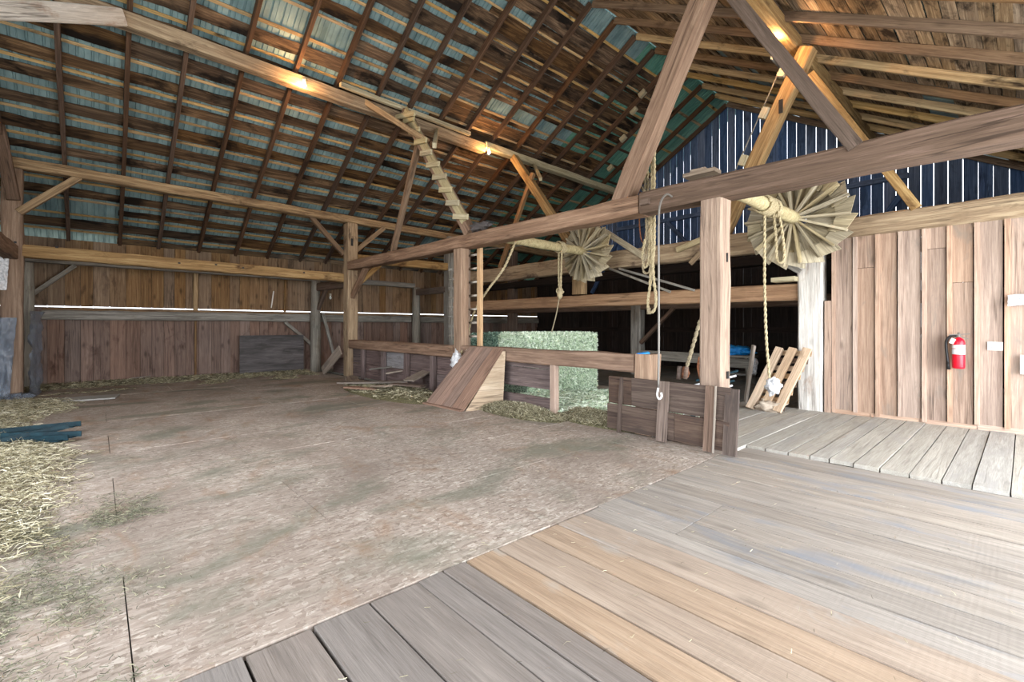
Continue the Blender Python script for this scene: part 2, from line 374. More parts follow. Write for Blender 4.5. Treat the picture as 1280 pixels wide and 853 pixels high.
for a_, b_ in zip(ys[:-1], ys[1:]):                  # boards running to the right from the sheets
    mid = (a_+b_)/2
    mt = 'fl_grey' if mid < 1.756 else 'fl_tan' if mid < 2.9 else 'fl_mid'
    zt = random.uniform(-.008, .004); gp = random.choice([.004, .006, .009, .013])
    segs = [(XB+.004+random.uniform(0, .02), 2.7)]
    if 3.12 < mid < 3.94: segs = [(XB+.004, -1.70), (-1.694, 2.7)]
    for si, (xa, xb) in enumerate(segs):
        m_ = 'fl_grey' if (len(segs) == 2 and si == 0) else mt
        if 3.12 < mid < 3.94 and si == 0: m_ = 'fl_mid'
        bar('floor_board', (xa, mid, -.02+zt), (xb, mid+random.uniform(-.003, .003), -.02+zt), b_-a_-2*gp, .04, m_, fl, n=6, jit=.004)
x = -16.4
while x < 2.68:                                      # drive boards running towards the far end, a little higher
    wd = random.uniform(.18, .25) if x > -7 else random.uniform(.28, .36)
    xb = min(x+wd, 2.7); zt = random.uniform(-.006, .004)
    front = 6.02 if x > -2.45 else 5.7
    bar('drive_board', ((x+xb)/2, front+random.uniform(0, .03), .012+zt), ((x+xb)/2, 9.42, .012+zt), xb-x-random.choice([.008, .012, .018]), .045, 'fl_pale' if x > -7.5 else 'fl_dark', fl, n=5, jit=.005)
    x = xb
x = -16.4
while x < 2.68:
    xb = min(x+random.uniform(.42, .5), 2.7)
    bar('back_floor_board', ((x+xb)/2, 9.45, -.02), ((x+xb)/2, 16.5, -.02), xb-x-.01, .04, 'fl_dark', fl, n=2, jit=.004); x = xb

# ------------------------------------------------------------------ left wall
wl_ = empty('wall_left', (-16.35, 0, 0)); tag(wl_, 'long left wall of upright brown boards in two tiers', None, None, 'structure')
for z0, z1, xx in ((-.3, 1.985, -16.36), (2.05, 3.74, -16.39)):
    bar('wall_backing', (xx, -3.2, (z0+z1)/2), (xx, 16.42, (z0+z1)/2), .02, z1-z0, 'gable_low', wl_)
y = -3.2
while y < 16.4:
    wd = random.uniform(.23, .34); y2 = min(y+wd, 16.42)
    c = (y+y2)/2
    bar('wall_board', (-16.33+random.uniform(-.008, .008), c, -.05), (-16.33, c, 2.005), y2-y-.007, .025, 'wall_low', wl_, up=(1, 0, 0), n=2, jit=.003)
    bar('wall_board', (-16.36+random.uniform(-.008, .008), c, 2.03), (-16.36, c, 3.74), y2-y-.007, .025, 'wall_left', wl_, up=(1, 0, 0), n=2, jit=.003)
    y = y2
for ya, yb in ((-1.0, 5.35), (5.65, 9.2), (9.5, 16.3)):
    bar('wall_rail', (-16.2, ya, 1.8), (-16.2, yb, 1.8), .16, .24, 'grey', wl_, n=14, ch=.03, jit=.015, wob=.02)
    bar('upper_rail', (-16.26, ya, 1.955), (-16.26, yb, 1.955), .09, .07, 'wall_left', wl_, n=6, jit=.005)
for yy in (2.16,):
    bar('stud', (-16.27, yy, 1.98), (-16.27, yy, 3.1), .12, .1, 'gold', wl_, up=(1, 0, 0), n=5, ch=.02, jit=.01)
bar('stud', (-16.27, 2.16, 0), (-16.27, 2.16, 1.7), .05, .05, 'wall_left', wl_, up=(1, 0, 0))
bar('stud', (-16.27, 4.6, 2.0), (-16.27, 4.62, 3.1), .06, .05, 'wall_left', wl_, up=(1, 0, 0))

# ------------------------------------------------------------------ far gable wall
fw = empty('wall_far', (RX, 16.42, 0)); tag(fw, 'far gable wall of dark upright boards with daylight in the gaps', None, None, 'structure')
x = -16.35; k = 0
while x < 2.7:
    wd = .27+random.uniform(-.015, .015); c = x+wd/2; zt = roofz(c)-.02; gp = random.uniform(.010, .022)
    g2 = random.choice([.003, .004, .005, .009])
    def gboard(nm, z0, za, zb, hw, mt):
        v = [(c-hw, -.012, z0), (c+hw, -.012, z0), (c+hw, -.012, zb), (c-hw, -.012, za), (c-hw, .012, z0), (c+hw, .012, z0), (c+hw, .012, zb), (c-hw, .012, za)]
        mesh_obj(nm, [(p[2], p[0]-c, p[1]) for p in v], [(0, 1, 2, 3), (7, 6, 5, 4), (0, 4, 5, 1), (1, 5, 6, 2), (2, 6, 7, 3), (3, 7, 4, 0)], M[mt], fw,
                 Matrix(((0, 1, 0, c), (0, 0, 1, 16.42), (1, 0, 0, 0), (0, 0, 0, 1))))
    hw = wd/2-gp/2
    if max(roofz(c-hw), roofz(c+hw)) < 4.35: pass
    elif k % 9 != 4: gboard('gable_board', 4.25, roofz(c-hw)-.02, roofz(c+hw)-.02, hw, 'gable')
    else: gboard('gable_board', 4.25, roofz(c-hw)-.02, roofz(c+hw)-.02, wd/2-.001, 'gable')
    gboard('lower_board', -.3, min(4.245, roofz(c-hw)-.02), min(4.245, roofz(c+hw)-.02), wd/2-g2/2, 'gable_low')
    x += wd; k += 1
for z in (4.25, 2.85, 1.4): bar('girt', (-16.2, 16.3, z), (2.6, 16.3, z), .14, .18, 'gable_low', fw, n=4)
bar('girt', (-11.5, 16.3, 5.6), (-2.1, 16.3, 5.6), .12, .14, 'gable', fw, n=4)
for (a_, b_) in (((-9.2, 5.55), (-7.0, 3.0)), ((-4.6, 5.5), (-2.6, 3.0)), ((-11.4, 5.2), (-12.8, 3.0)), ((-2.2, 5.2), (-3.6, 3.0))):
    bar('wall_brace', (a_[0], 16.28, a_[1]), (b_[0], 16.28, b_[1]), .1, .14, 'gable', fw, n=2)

# near gable wall, unseen: left half closed to cut light, rest left open
wq = empty('added_wall_near', (-11.5, -3.25, 0)); tag(wq, 'unseen half of the near gable wall, dark boards added to cut light', None, None, 'structure')
x = -16.35
while x < -7.4:
    bar('wall_board', (x+.2, -3.27, -.3), (x+.2, -3.27, roofz(x)-.05), .39, .025, 'gable_low', wq, up=(0, 1, 0)); x += .4
# right eave wall of the far bay, and the posts of the open doorway
wr = empty('wall_right', (2.72, 12.9, 0)); tag(wr, 'right eave wall of dark boards in the far bay', None, None, 'structure')
y = 9.45
while y < 16.4:
    y2 = min(y+.3, 16.42); bar('wall_board', (2.72, (y+y2)/2, -.3), (2.72, (y+y2)/2, 3.6), y2-y-.008, .025, 'gable_low', wr, up=(1, 0, 0)); y = y2
y = -3.2
while y < 9.4:                                       # boards over the doorway
    y2 = min(y+.3, 9.42); bar('wall_board', (2.72, (y+y2)/2, 3.2), (2.72, (y+y2)/2, 3.6), y2-y-.008, .025, 'gable_low', wr, up=(1, 0, 0)); y = y2

# ------------------------------------------------------------------ partition wall of boards and battens
wp = empty('wall_partition', (0, 9.4, 0)); tag(wp, 'partition wall of pale brown boards and battens with the fire extinguisher', None, None, 'structure')
bx = [XY(p, 9.35) for p in (1040, 1065, 1093, 1121, 1151, 1183, 1217, 1254.6)]
bx = [-2.22]+bx[1:]
while bx[-1] < 2.5: bx.append(bx[-1]+.287)
for i in range(len(bx)-1):
    c = (bx[i]+bx[i+1])/2; zz = random.uniform(1.9, 2.5)
    zb = .03+random.uniform(0, .015)
    if i in (1, 4, 5): segs = [(zb, 1.5+.37*i % .9+.6), (1.506+.37*i % .9+.6, 3.0)]
    else: segs = [(zb, 3.0)]
    for a_, b_ in segs:
        bar('board', (c, 9.42, a_), (c, 9.42, b_), bx[i+1]-bx[i]-.020, .03, 'wall_right', wp, up=(0, 1, 0), n=2, jit=.002)
for i, b in enumerate(bx):
    if i == 0: continue
    zb = random.uniform(.05, .11)
    bar('batten', (b+.036, 9.385, zb), (b+.036+random.uniform(-.004, .004), 9.385, 3.0), .058, .034, 'batten', wp, up=(0, 1, 0), n=3, jit=.003)
bar('batten', (-2.19, 9.385, .04), (-2.19, 9.385, 3.0), .05, .03, 'batten', wp, up=(0, 1, 0), n=3, jit=.003)
bar('corner_board', (-2.27, 9.36, .03), (-2.27, 9.36, 1.95), .09, .03, 'batten', wp, up=(0, 1, 0), n=3, jit=.003)
x = -2.2
while x < 2.4:                                       # low patch boards showing under the batten ends
    x2 = x+random.uniform(.5, .7); bar('skirt_board', (x, 9.405, .055), (x2-.01, 9.405, .055), .02, random.uniform(.07, .1), 'batten', wp, n=1); x = x2

# ------------------------------------------------------------------ roof
ce = empty('ceiling', (RX, 6, RZ)); tag(ce, 'left roof slope of teal metal sheets, dark boards and rafters', None, None, 'structure')
cr = empty('ceiling', (RX, 6, RZ)); tag(cr, 'right roof slope of brown boards and rafters under metal sheets', None, None, 'structure')
CT = math.hypot(1, SL)
def rp(side, s, y, off=0):
    """point on a slope: s metres of run from the ridge, off metres above the rafter tops"""
    return Vector((RX+side*s, y, RZ-SL*s)) + Vector((side*SL, 0, 1)).normalized()*off
RUN = 10.1
YR = [-.52+.93*k for k in range(-3, 19)]
for side, par, mt in ((-1, ce, 'rafter'), (1, cr, 'rafter_right')):
    for i, y in enumerate(YR):
        m_ = mt if not (side == 1 and i >= 15) else random.choice(['lath', 'rafter_right'])
        yy = y+random.uniform(-.03, .03)
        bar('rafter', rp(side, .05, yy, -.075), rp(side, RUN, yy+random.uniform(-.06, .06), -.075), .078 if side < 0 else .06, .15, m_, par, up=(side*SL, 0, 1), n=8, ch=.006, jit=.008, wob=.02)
# ribbed roofing, one object per sheet
def roof_sheet(side, y0, y1, mat, par):
    mw, L = frame(rp(side, 0 if side > 0 else 0, y0, .035), rp(side, RUN+.25, y0, .035), up=(side*SL, 0, 1))
    prof = []; yy = 0; W = y1-y0
    nr = 4; st = W/nr
    for q in range(nr):
        b = q*st; prof += [(b, .0), (b+.010, .03), (b+.036, .03), (b+.046, 0), (b+st*.5, 0), (b+st*.5+.005, .012), (b+st*.5+.015, .012), (b+st*.5+.02, 0)]
    prof.append((W, 0)); sgn = 1 if (mw.to_3x3() @ Vector((0, 1, 0))).y > 0 else -1
    v, f = [], []
    for xx in (0, L):
        for (a_, b_) in prof: v.append((xx, sgn*a_, b_))
        for (a_, b_) in prof: v.append((xx, sgn*a_, b_+.004))
    n_ = len(prof)
    for q in range(n_-1):
        f.append((q, q+1, 2*n_+q+1, 2*n_+q)); f.append((n_+q+1, n_+q, 3*n_+q, 3*n_+q+1))
    mesh_obj('roofing_sheet', v, f, M[mat], par, mw)
y = -3.3
while y < 16.6:
    y2 = y+.86
    roof_sheet(-1, y, y2, 'metal' if y < 10.5 else 'metal_green', ce); roof_sheet(1, y, y2, 'metal', cr); y = y2
mesh = bar('ridge_cap', (RX, -3.3, RZ+.1), (RX, 16.7, RZ+.1), .5, .012, 'metal', ce)
# sheathing, left slope: wide old boards and thin laths with metal showing between
def slope_board(name, side, s0, s1, y0, y1, mat, par, off=.015, th=.026, jit=.0, n=None):
    sm = (s0+s1)/2; wd = (s1-s0)*CT
    n = n or max(2, int((y1-y0)/.28))
    SEED[0] += 1
    mw, L = frame(rp(side, sm, y0, off), rp(side, sm, y1, off), up=(side*SL, 0, 1))
    rg = random.Random(SEED[0]); v, f = [], []; ea, eb = 0, 0; ph = rg.random()*9
    for i in range(n+1):
        q = L*i/n
        ea = jit*math.sin(q*1.7+ph)*.6+jit*(rg.random()-.5); eb = jit*math.sin(q*1.3+ph*2)*.6+jit*(rg.random()-.5)
        a_, b_ = wd/2+ea, wd/2+eb
        v += [(q, -a_, -th/2), (q, b_, -th/2), (q, b_-min(.012, wd*.1), th/2), (q, -a_+min(.012, wd*.1), th/2)]
    for i in range(n):
        for j in range(4):
            m_ = (j+1) % 4; f.append((i*4+m_, i*4+j, (i+1)*4+j, (i+1)*4+m_))
    f.append((0, 1, 2, 3)); f.append((n*4+3, n*4+2, n*4+1, n*4))
    mesh_obj(name, v, f, M[mat], par, mw)
random.seed(21)
s = .12; course = 0
JY = [-3.3, -.52-.0, -.52+.93*4, -.52+.93*8, -.52+.93*12, -.52+.93*15]
while s < RUN:
    dense = False
    wd = [.26, .055, .20, .05, .28, .06][course % 6]*random.uniform(.85, 1.1)
    gp = random.uniform(.11, .19)
    lath = wd < .1
    if lath:
        for a_, b_ in ((-3.3, 5.1), (5.1, 13.5)): slope_board('lath', -1, s, s+wd, a_, b_-.01, 'lath', ce, jit=.006, n=24)
        for a_, b_ in ((6.6, 10.0), (10.0, 13.5)):
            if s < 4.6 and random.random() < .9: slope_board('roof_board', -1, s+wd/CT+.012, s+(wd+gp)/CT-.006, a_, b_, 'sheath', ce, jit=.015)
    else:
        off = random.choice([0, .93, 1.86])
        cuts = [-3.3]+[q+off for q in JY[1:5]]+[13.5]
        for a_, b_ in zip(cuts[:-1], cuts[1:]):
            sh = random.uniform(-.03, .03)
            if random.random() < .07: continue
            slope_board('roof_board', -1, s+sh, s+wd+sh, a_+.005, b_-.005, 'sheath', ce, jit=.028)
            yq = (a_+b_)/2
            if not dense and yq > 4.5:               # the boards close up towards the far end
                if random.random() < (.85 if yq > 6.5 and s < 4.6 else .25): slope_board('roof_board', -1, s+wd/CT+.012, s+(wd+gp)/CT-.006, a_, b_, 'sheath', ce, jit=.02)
    s += (wd+gp)/CT; course += 1
s = .3
while s < RUN:                                       # newer far bays: laths only under green metal
    slope_board('lath', -1, s, s+.08, 13.45, 16.45, 'rafter' if random.random() < .6 else 'lath', ce, n=8); s += .58
# right slope: close brown boards with slits of daylight-grey metal
s = .1
while s < RUN:
    wd = random.uniform(.15, .30); gp = random.choice([.008, .012, .02, .028])
    off = random.choice([0, .93, 1.86]); cuts = [-3.3]+[q+off for q in JY[1:6]]+[16.45]
    cuts = sorted(set(q for q in cuts if q <= 16.45))
    for a_, b_ in zip(cuts[:-1], cuts[1:]):
        if b_-a_ > .3 and not (a_ > 9 and random.random() < .22):
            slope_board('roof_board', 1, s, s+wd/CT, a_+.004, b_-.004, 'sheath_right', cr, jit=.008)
    s += (wd+gp)/CT

# ------------------------------------------------------------------ timber frame
random.seed(5)
YA = 5.79                                             # centre of the near cross frame
beam('tie_beam', (-13.7, YA, 3.357), (-3.62, YA, 3.225), .32, .265, 'tie', 'long hewn tie beam over the ladder, with a scarf joint at its right end', group=None)
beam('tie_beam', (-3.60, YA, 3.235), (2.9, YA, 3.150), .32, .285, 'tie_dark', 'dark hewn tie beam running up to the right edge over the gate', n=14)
def post(name, lo, hi, mat, label, cat='post'):
    c = ((lo[0]+hi[0])/2, (lo[1]+hi[1])/2)
    return beam(name, (c[0], c[1], lo[2]), (c[0], c[1], hi[2]), hi[0]-lo[0], hi[1]-lo[1], mat, label, cat, up=(0, 1, 0))
post('post', (-2.74, 5.65, 0), (-2.456, 5.9, 3.09), 'post', 'thick brown post behind the leaning gate')
post('post', (-8.15, 5.65, 0), (-7.86, 5.86, 3.15), 'post', 'square brown post beside the ladder and ramp')
po = post('post', (-14.05, 5.65, 0), (-13.67, 5.97, 4.66), 'gold', 'tall post at the left end of the low rail')
post('post', (-14.3, -1.45, 0), (-13.98, -1.14, 4.8), 'post', 'tall post at the far left edge wrapped in plastic')
post('post', (-14.1, 9.35, 0), (-13.75, 9.62, 4.75), 'grey', 'grey post of the second frame behind the tall left post')
post('post', (-8.05, 9.38, 2.36), (-7.7, 9.6, 3.0), 'gold', 'short post under the left winding wheel')
post('post', (-8.35, 12.55, 0), (-8.0, 12.85, 2.2), 'grey', 'weathered post in the dark bay behind the hay')
post('post', (-14.3, 12.6, 0), (-13.95, 12.9, 4.6), 'tie_dark', 'dark post of the far frame between the two loft beams')
post('post', (-2.75, 12.55, 0), (-2.4, 12.85, 2.2), 'gable_low', 'dark post at the back behind the pallet')
o = post('post', (-2.72, 9.33, 0), (-2.34, 9.62, 2.98), 'whitewash', 'pale weathered post at the left end of the partition wall')
def log_post(x, y, r, z, label):
    v, f = tube_data([(z*i/8, 0, 0) for i in range(9)], [r*(1.08-.02*i+random.uniform(-.03, .03)) for i in range(9)], 12)
    tag(mesh_obj('log_post', v, f, M['grey'], None, frame((x, y, 0), (x, y, z))[0], True), label, 'post')
log_post(-16.02, 5.5, .16, 3.05, 'grey round log post against the left wall beside the dark plywood')
log_post(-16.02, -1.25, .15, 3.05, 'grey round log post half behind the plastic at far left')
log_post(-16.02, 9.35, .16, 3.05, 'grey round log post where the left wall turns dark')
# purlins and girts along the barn
beam('purlin', (-14, -3.2, 4.93), (-14, 16.3, 4.70), .22, .22, 'gold', 'lower left purlin across the two tall posts', 'purlin', n=36)
beam('purlin', (-10.52, -.5, 6.88), (-10.6, 8.4, 6.72), .24, .27, 'gold', 'upper left purlin carrying two lit bulbs', 'purlin', n=20)
beam('purlin', (-10.55, 8.4, 6.80), (-10.6, 16.3, 6.72), .22, .2, 'pale', 'far length of the upper left purlin beyond the ladder strut', 'purlin', n=12)
beam('purlin', (-10.36, 4.1, 6.99), (-10.44, 7.8, 6.93), .1, .1, 'pale', 'pale splice timber on top of the upper left purlin', 'purlin')
beam('purlin', (-2.85, 1.0, 6.72), (-2.9, 16.3, 6.70), .28, .28, 'gold', 'thick golden purlin at upper right beside the lit bulb', 'purlin', n=24)
beam('purlin', (-3.10, 9.3, 6.56), (-3.12, 16.0, 6.52), .12, .2, 'grey', 'grey weathered timber beneath the thick right purlin', 'purlin', n=12)
beam('girt', (-14.12, -1.15, 3.10), (-14.12, 5.66, 3.02), .26, .26, 'gold', 'golden beam in front of the left wall between the tall posts', 'beam', n=18)
beam('girt', (-13.9, 5.95, 3.62), (-13.9, 9.4, 3.66), .2, .26, 'gold', 'golden beam from the tall post to the second frame', 'beam')
beam('wall_plate', (-16.1, -3.2, 3.18), (-16.1, 9.3, 3.12), .2, .18, 'grey', 'grey hewn log plate along the top of the left wall', 'beam', n=26)
beam('cross_beam', (-16.1, 5.55, 2.84), (-14.0, 5.8, 2.86), .2, .26, 'tie_dark', 'dark crooked beam from the log post to the tall left post', 'beam')
beam('cross_beam', (-16.1, 9.35, 2.86), (-14.0, 9.45, 2.86), .2, .24, 'tie_dark', 'dark cross beam at the second frame by the left wall', 'beam')
# second frame: beam over the partition, loft beam
beam('upper_beam', (-14.0, 9.55, 3.17), (2.7, 9.55, 3.12), .26, .42, 'gold', 'broad golden beam over the partition wall and loft', 'beam', n=36)
beam('loft_beam', (-13.9, 9.52, 2.22), (-2.7, 9.52, 2.14), .24, .3, 'post', 'loft beam under the left winding wheel', 'beam', n=24)
beam('loft_beam', (-16.2, 12.7, 2.2), (2.6, 12.7, 2.1), .26, .26, 'tie_dark', 'dark loft beam in the back bay on the weathered post', 'beam', n=20)
beam('loft_beam', (-16.2, 12.7, 3.2), (2.6, 12.7, 3.2), .26, .26, 'gable_low', 'black topmost loft beam in the back bay', 'beam', n=20)
beam('low_beam', (-8.0, 12.62, .64), (-5.7, 12.62, .62), .12, .28, 'grey', 'low grey rail in the back bay behind the gate', 'beam')
# roof struts
def strut(name, a, b, w_, h_, mat, label, Y=None, up=(0, 1, 0), cat='strut', **k):
    return beam(name, a, b, w_, h_, mat, label, cat, up=up, **k)
strut('roof_strut', (-3.98, 5.78, 3.33), (-2.38, 5.78, 6.42), .27, .24, 'tie', 'thick slanting strut rising from the scarf joint to the roof')
strut('roof_strut', (-4.14, 9.5, 3.34), (-2.6, 9.5, 6.5), .26, .24, 'gold', 'golden strut with blocks and a wire, in front of the gable')
strut('roof_strut', (-7.66, 5.75, 3.42), (-10.35, 5.75, 6.86), .2, .22, 'tie', 'strut behind the cleats, rising to the upper left purlin')
strut('roof_strut', (-7.9, 9.5, 3.36), (-10.45, 9.5, 6.68), .22, .2, 'gold', 'strut of the second frame left of the slanting scarf strut')
strut('brace', (-1.13, 5.66, 3.3), (-2.78, 5.66, 6.25), .14, .1, 'tie_dark', 'dark straight brace crossing the light bulb at upper right')
strut('brace', (-1.12, 9.44, 3.34), (-2.55, 9.44, 6.0), .14, .09, 'gold', 'light brace standing on the beam over the partition wall')
strut('brace', (-10.97, 5.72, 3.44), (-9.62, 5.72, 6.02), .14, .12, 'rafter_right', 'long brown brace from the tie beam to the cleated strut')
strut('brace', (-11.1, 9.48, 3.37), (-9.6, 9.48, 6.0), .13, .1, 'rafter_right', 'thin brown brace of the second frame under the right bulb')
P = onX
strut('brace', onY(535, 177, 5.75), Vector((-10.5, 4.75, 6.85)), .1, .13, 'gold', 'short brace from cleated strut up to purlin on the left', up=(0, 0, 1))
strut('brace', onY(543, 182, 5.75), Vector((-10.5, 6.75, 6.75)), .09, .12, 'pale', 'short pale brace from cleated strut up to purlin on the right', up=(0, 0, 1))
strut('brace', onY(676, 224, 9.5), Vector((-10.5, 10.4, 6.7)), .08, .1, 'pale', 'short pale brace on the second frame strut', up=(0, 0, 1))
strut('brace', (-14, -1.2, 3.88), (-14, -.28, 4.82), .14, .14, 'gold', 'light brace from the far left post to the lower purlin', up=(1, 0, 0))
strut('brace', (-14.05, 5.66, 3.75), (-14.05, 4.68, 4.75), .13, .12, 'rafter_right', 'short brace left of the tall post top', up=(1, 0, 0))
strut('brace', (-13.85, 5.95, 3.85), (-13.85, 6.9, 4.7), .13, .12, 'gold', 'short brace right of the tall post top', up=(1, 0, 0))
strut('brace', (-13.7, 5.8, 2.42), (-12.75, 5.8, 3.22), .15, .14, 'tie', 'curved brace under the left end of the tie beam')
strut('brace', (-13.85, 5.95, 2.75), (-13.85, 6.8, 3.55), .15, .14, 'gold', 'brace behind the tall left post to the golden beam', up=(1, 0, 0))
strut('brace', (-16.1, -1.15, 2.3), (-16.1, -.40, 3.06), .1, .1, 'grey', 'grey brace at the top left of the board wall', up=(1, 0, 0))
strut('brace', (-16.08, 4.55, 1.66), (-16.08, 5.4, .9), .1, .1, 'grey', 'short grey brace right above the dark plywood', up=(1, 0, 0))
strut('brace', (-15.9, 5.7, 1.96), (-16.0, 6.15, .36), .09, .08, 'grey', 'grey stick leaning right of the log post', up=(1, 0, 0))
strut('brace', (-15.9, 5.55, 2.1), (-15.35, 5.62, 2.78), .1, .12, 'tie_dark', 'small dark brace on top of the log post')
strut('brace', (-8.0, 12.6, 1.0), (-6.9, 12.6, 2.05), .1, .12, 'tie_dark', 'slanting brace on the weathered post behind the hay')
strut('brace', (-10.46, .28, 6.84), (-8.45, -1.5, 5.22), .25, .27, 'whitewash', 'whitewashed brace in the top left corner of the barn', up=(0, 0, 1))
strut('brace', onX(-4, 150, -13.6), onX(17, 250, -13.75), .18, .2, 'tie_dark', 'dark brace on the far left post above the plastic', up=(0, 1, 0))
beam('cross_beam', (-13.98, -1.32, 3.05), (-8.5, -1.40, 3.0), .22, .3, 'tie', 'brown cross beam leaving the far left post', 'beam')

# cleats: the climbing boards on the left strut
a_, b_ = Vector((-7.66, 5.75, 3.42)), Vector((-10.35, 5.75, 6.86))
la = empty('cleat_ladder', (-7.66, 5.6, 3.42)); tag(la, 'pale board with nailed cleats climbing the left roof strut', 'ladder')
d = (b_-a_).normalized()
bar('backing_board', a_+d*.35+Vector((.14, -.10, 0)), b_-d*.02+Vector((.14, -.10, 0)), .20, .05, 'pale', la, up=(0, 1, 0), n=8, jit=.01)
cross = Vector((0, 1, 0)).cross(d).normalized()
if cross.x < 0: cross = -cross
for i in range(9):
    q = a_+d*(.5+i*.43)+Vector((0, -.15, 0)); ln = .30+random.uniform(-.02, .06)
    hx = Vector((1, 0, -.18)).normalized()
    bar('cleat', q+hx*(-.10), q+hx*(ln+.06), .05, .11, 'pale', la, n=2, jit=.006)
q = a_+d*4.0+Vector((0, -.2, 0)); bar('long_cleat', q+Vector((-.55, 0, .2)), q+Vector((.55, 0, -.05)), .05, .12, 'pale', la, n=3, jit=.006)
# blocks on the second frame strut, with a wire
a2, b2 = Vector((-4.14, 9.5, 3.34)), Vector((-2.55, 9.5, 6.65)); d2 = (b2-a2).normalized()
bl = empty('strut_wire', a2); tag(bl, 'wire run over four wooden blocks on the golden gable strut', 'wire')
pts = []
for i, f_ in enumerate((.22, .42, .66, .86)):
    q = a2+d2*(b2-a2).length*f_+Vector((-.2, -.1, .02))
    bar('block', q-d2*.1, q+d2*.1, .12, .14, 'pale', bl, up=(0, 1, 0)); pts.append(q+Vector((-.09, 0, 0)))
tube('wire', pts, .012, 'grey', bl, 5)

# left-slope blocks beside the scarf strut (light end blocks on rafters)
for i, (px, py) in enumerate(((803, 117), (792, 138), (779, 173), (763, 210))):
    r = ray(px, py); den = r.z-SL*r.x; t_ = (RZ-SL*(-RX)*-1*0+SL*(-RX)*0-H)
    # the point where the ray meets the left slope, a little below the boards
    t_ = (RZ-.22-H-SL*RX)/(r.z-SL*r.x)
    c = Vector((r.x*t_, r.y*t_, H+r.z*t_))
    o = bar('rafter_block', c-Vector((.10, 0, .058)), c+Vector((.10, 0, .058)), .1, .15, 'pale', None, up=(-SL, 0, 1))
    tag(o, 'pale block under the left roof, %s beside the scarf strut' % ('topmost', 'second highest', 'third highest', 'lowest')[i], 'block', 'pale blocks under the left roof')

# ------------------------------------------------------------------ low rail and its boarding
YR_ = 5.78
beam('low_rail', (-13.66, YR_, .985), (-8.16, YR_, .975), .26, .26, 'tie', 'left length of the low rail over the purple boards', 'rail', n=14)
beam('low_rail', (-7.85, YR_, .985), (-3.70, YR_, .985), .27, .25, 'tie', 'right length of the low rail between ladder and stub post', 'rail', n=12)
post('stub_post', (-3.69, 5.64, 0), (-3.42, 5.92, 1.12), 'post', 'short stub post at the right end of the low rail')
o = bar('blue_rag', (-3.66, 5.68, 1.115), (-3.56, 5.82, 1.13), .06, .03, 'blue', None, n=3, jit=.02); tag(o, 'scrap of blue tarp on the end of the low rail', 'rag')
pt = empty('left_boarding', (-11, 5.8, 0)); tag(pt, 'purple brown boarding below the left length of rail', 'partition')
xs = [(-13.62, -13.3)]
for i, (a_, b_) in enumerate(((449, 455.6), (475.7, 480), (504, 509), (537, 542))):
    xa, xb = XY(a_, 5.68), XY(b_, 5.68)
    c = (xa+xb)/2; bar('stile', (c, 5.72, .0), (c, 5.72, .86), .16, .09, 'partition', pt, up=(0, 1, 0), n=3, ch=.01, jit=.008)
edges = [-13.62]+[XY(p, 5.72) for p in (452, 478, 506.5, 539.5)]+[-8.16]
for i in range(5):
    for z0, z1 in ((.02, .42), (.43, .85)):
        m_ = 'patch' if (i == 2 and z0 > .4) else 'partition'
        bar('panel_board', (edges[i], 5.80, (z0+z1)/2), (edges[i+1]-.01, 5.80, (z0+z1)/2), .03, z1-z0-.005, m_, pt, n=2, jit=.004)
pr = empty('right_boarding', (-5.9, 5.8, 0)); tag(pr, 'purple brown boards with a gap, between the ramp and pale stile', 'partition')
xa, xb = XY(640, 5.75), XY(694, 5.75)
for (z0, z1) in ((.77, .88), (.42, .765), (.06, .27)):
    bar('panel_board', (xa-.4, 5.80, (z0+z1)/2), (xb, 5.80, (z0+z1)/2), .03, z1-z0, 'partition', pr, n=4, jit=.006)
bar('stile', (XY(692.5, 5.7), 5.71, 0), (XY(692.5, 5.7), 5.71, .87), .13, .1, 'batten', pr, up=(0, 1, 0), n=3, ch=.01, jit=.006)
# triangular dark board and leaning plank left of the tall post
beam('leaning_plank', (-15.0, 5.38, .08), (-13.95, 5.52, .80), .05, .30, 'driftwood', 'wide plank leaning against the foot of the tall post', 'plank', up=(0, 0, 1))
o = bar('dark_panel', (-15.2, 5.8, .27), (-14.1, 5.8, .27), .03, .5, 'partition', None, n=2); tag(o, 'dark board on edge behind the leaning plank', 'board')

# ------------------------------------------------------------------ ramp (feed chute) against the rail
rm = empty('ramp', (-7.1, 5.2, 0)); tag(rm, 'wooden board ramp leaning on the low rail with a plywood side', 'ramp')
bl_, br_ = onZ(532, 505), onZ(579, 515); tl_, tr_ = Vector((-7.55, 5.62, 1.10)), Vector((-6.45, 5.62, 1.10))
bl_.z = br_.z = .03
fr = [0, .24, .45, .70, 1]
for i in range(4):
    def L_(p, q, s): return p+(q-p)*s
    A, B = L_(bl_, br_, fr[i]), L_(bl_, br_, fr[i+1]); C, D = L_(tl_, tr_, fr[i]), L_(tl_, tr_, fr[i+1])
    nrm = (B-A).cross(C-A).normalized(); nrm = nrm if nrm.z > 0 else -nrm
    g_ = (B-A).normalized()*.004
    mw, LL = frame((A+B)/2, (C+D)/2, nrm); inv = mw.inverted()
    pts = [A+g_, B-g_, D-g_, C+g_]; pts = pts+[p-nrm*.03 for p in pts]
    mesh_obj('ramp_board', [inv @ p for p in pts], [(0, 1, 2, 3), (7, 6, 5, 4), (0, 4, 5, 1), (1, 5, 6, 2), (2, 6, 7, 3), (3, 7, 4, 0)], M['ramp'], rm, mw)
bar('foot_board', bl_+Vector((0, -.03, -.01)), br_+Vector((0, -.03, -.01)), .08, .03, 'ramp', rm, n=3)
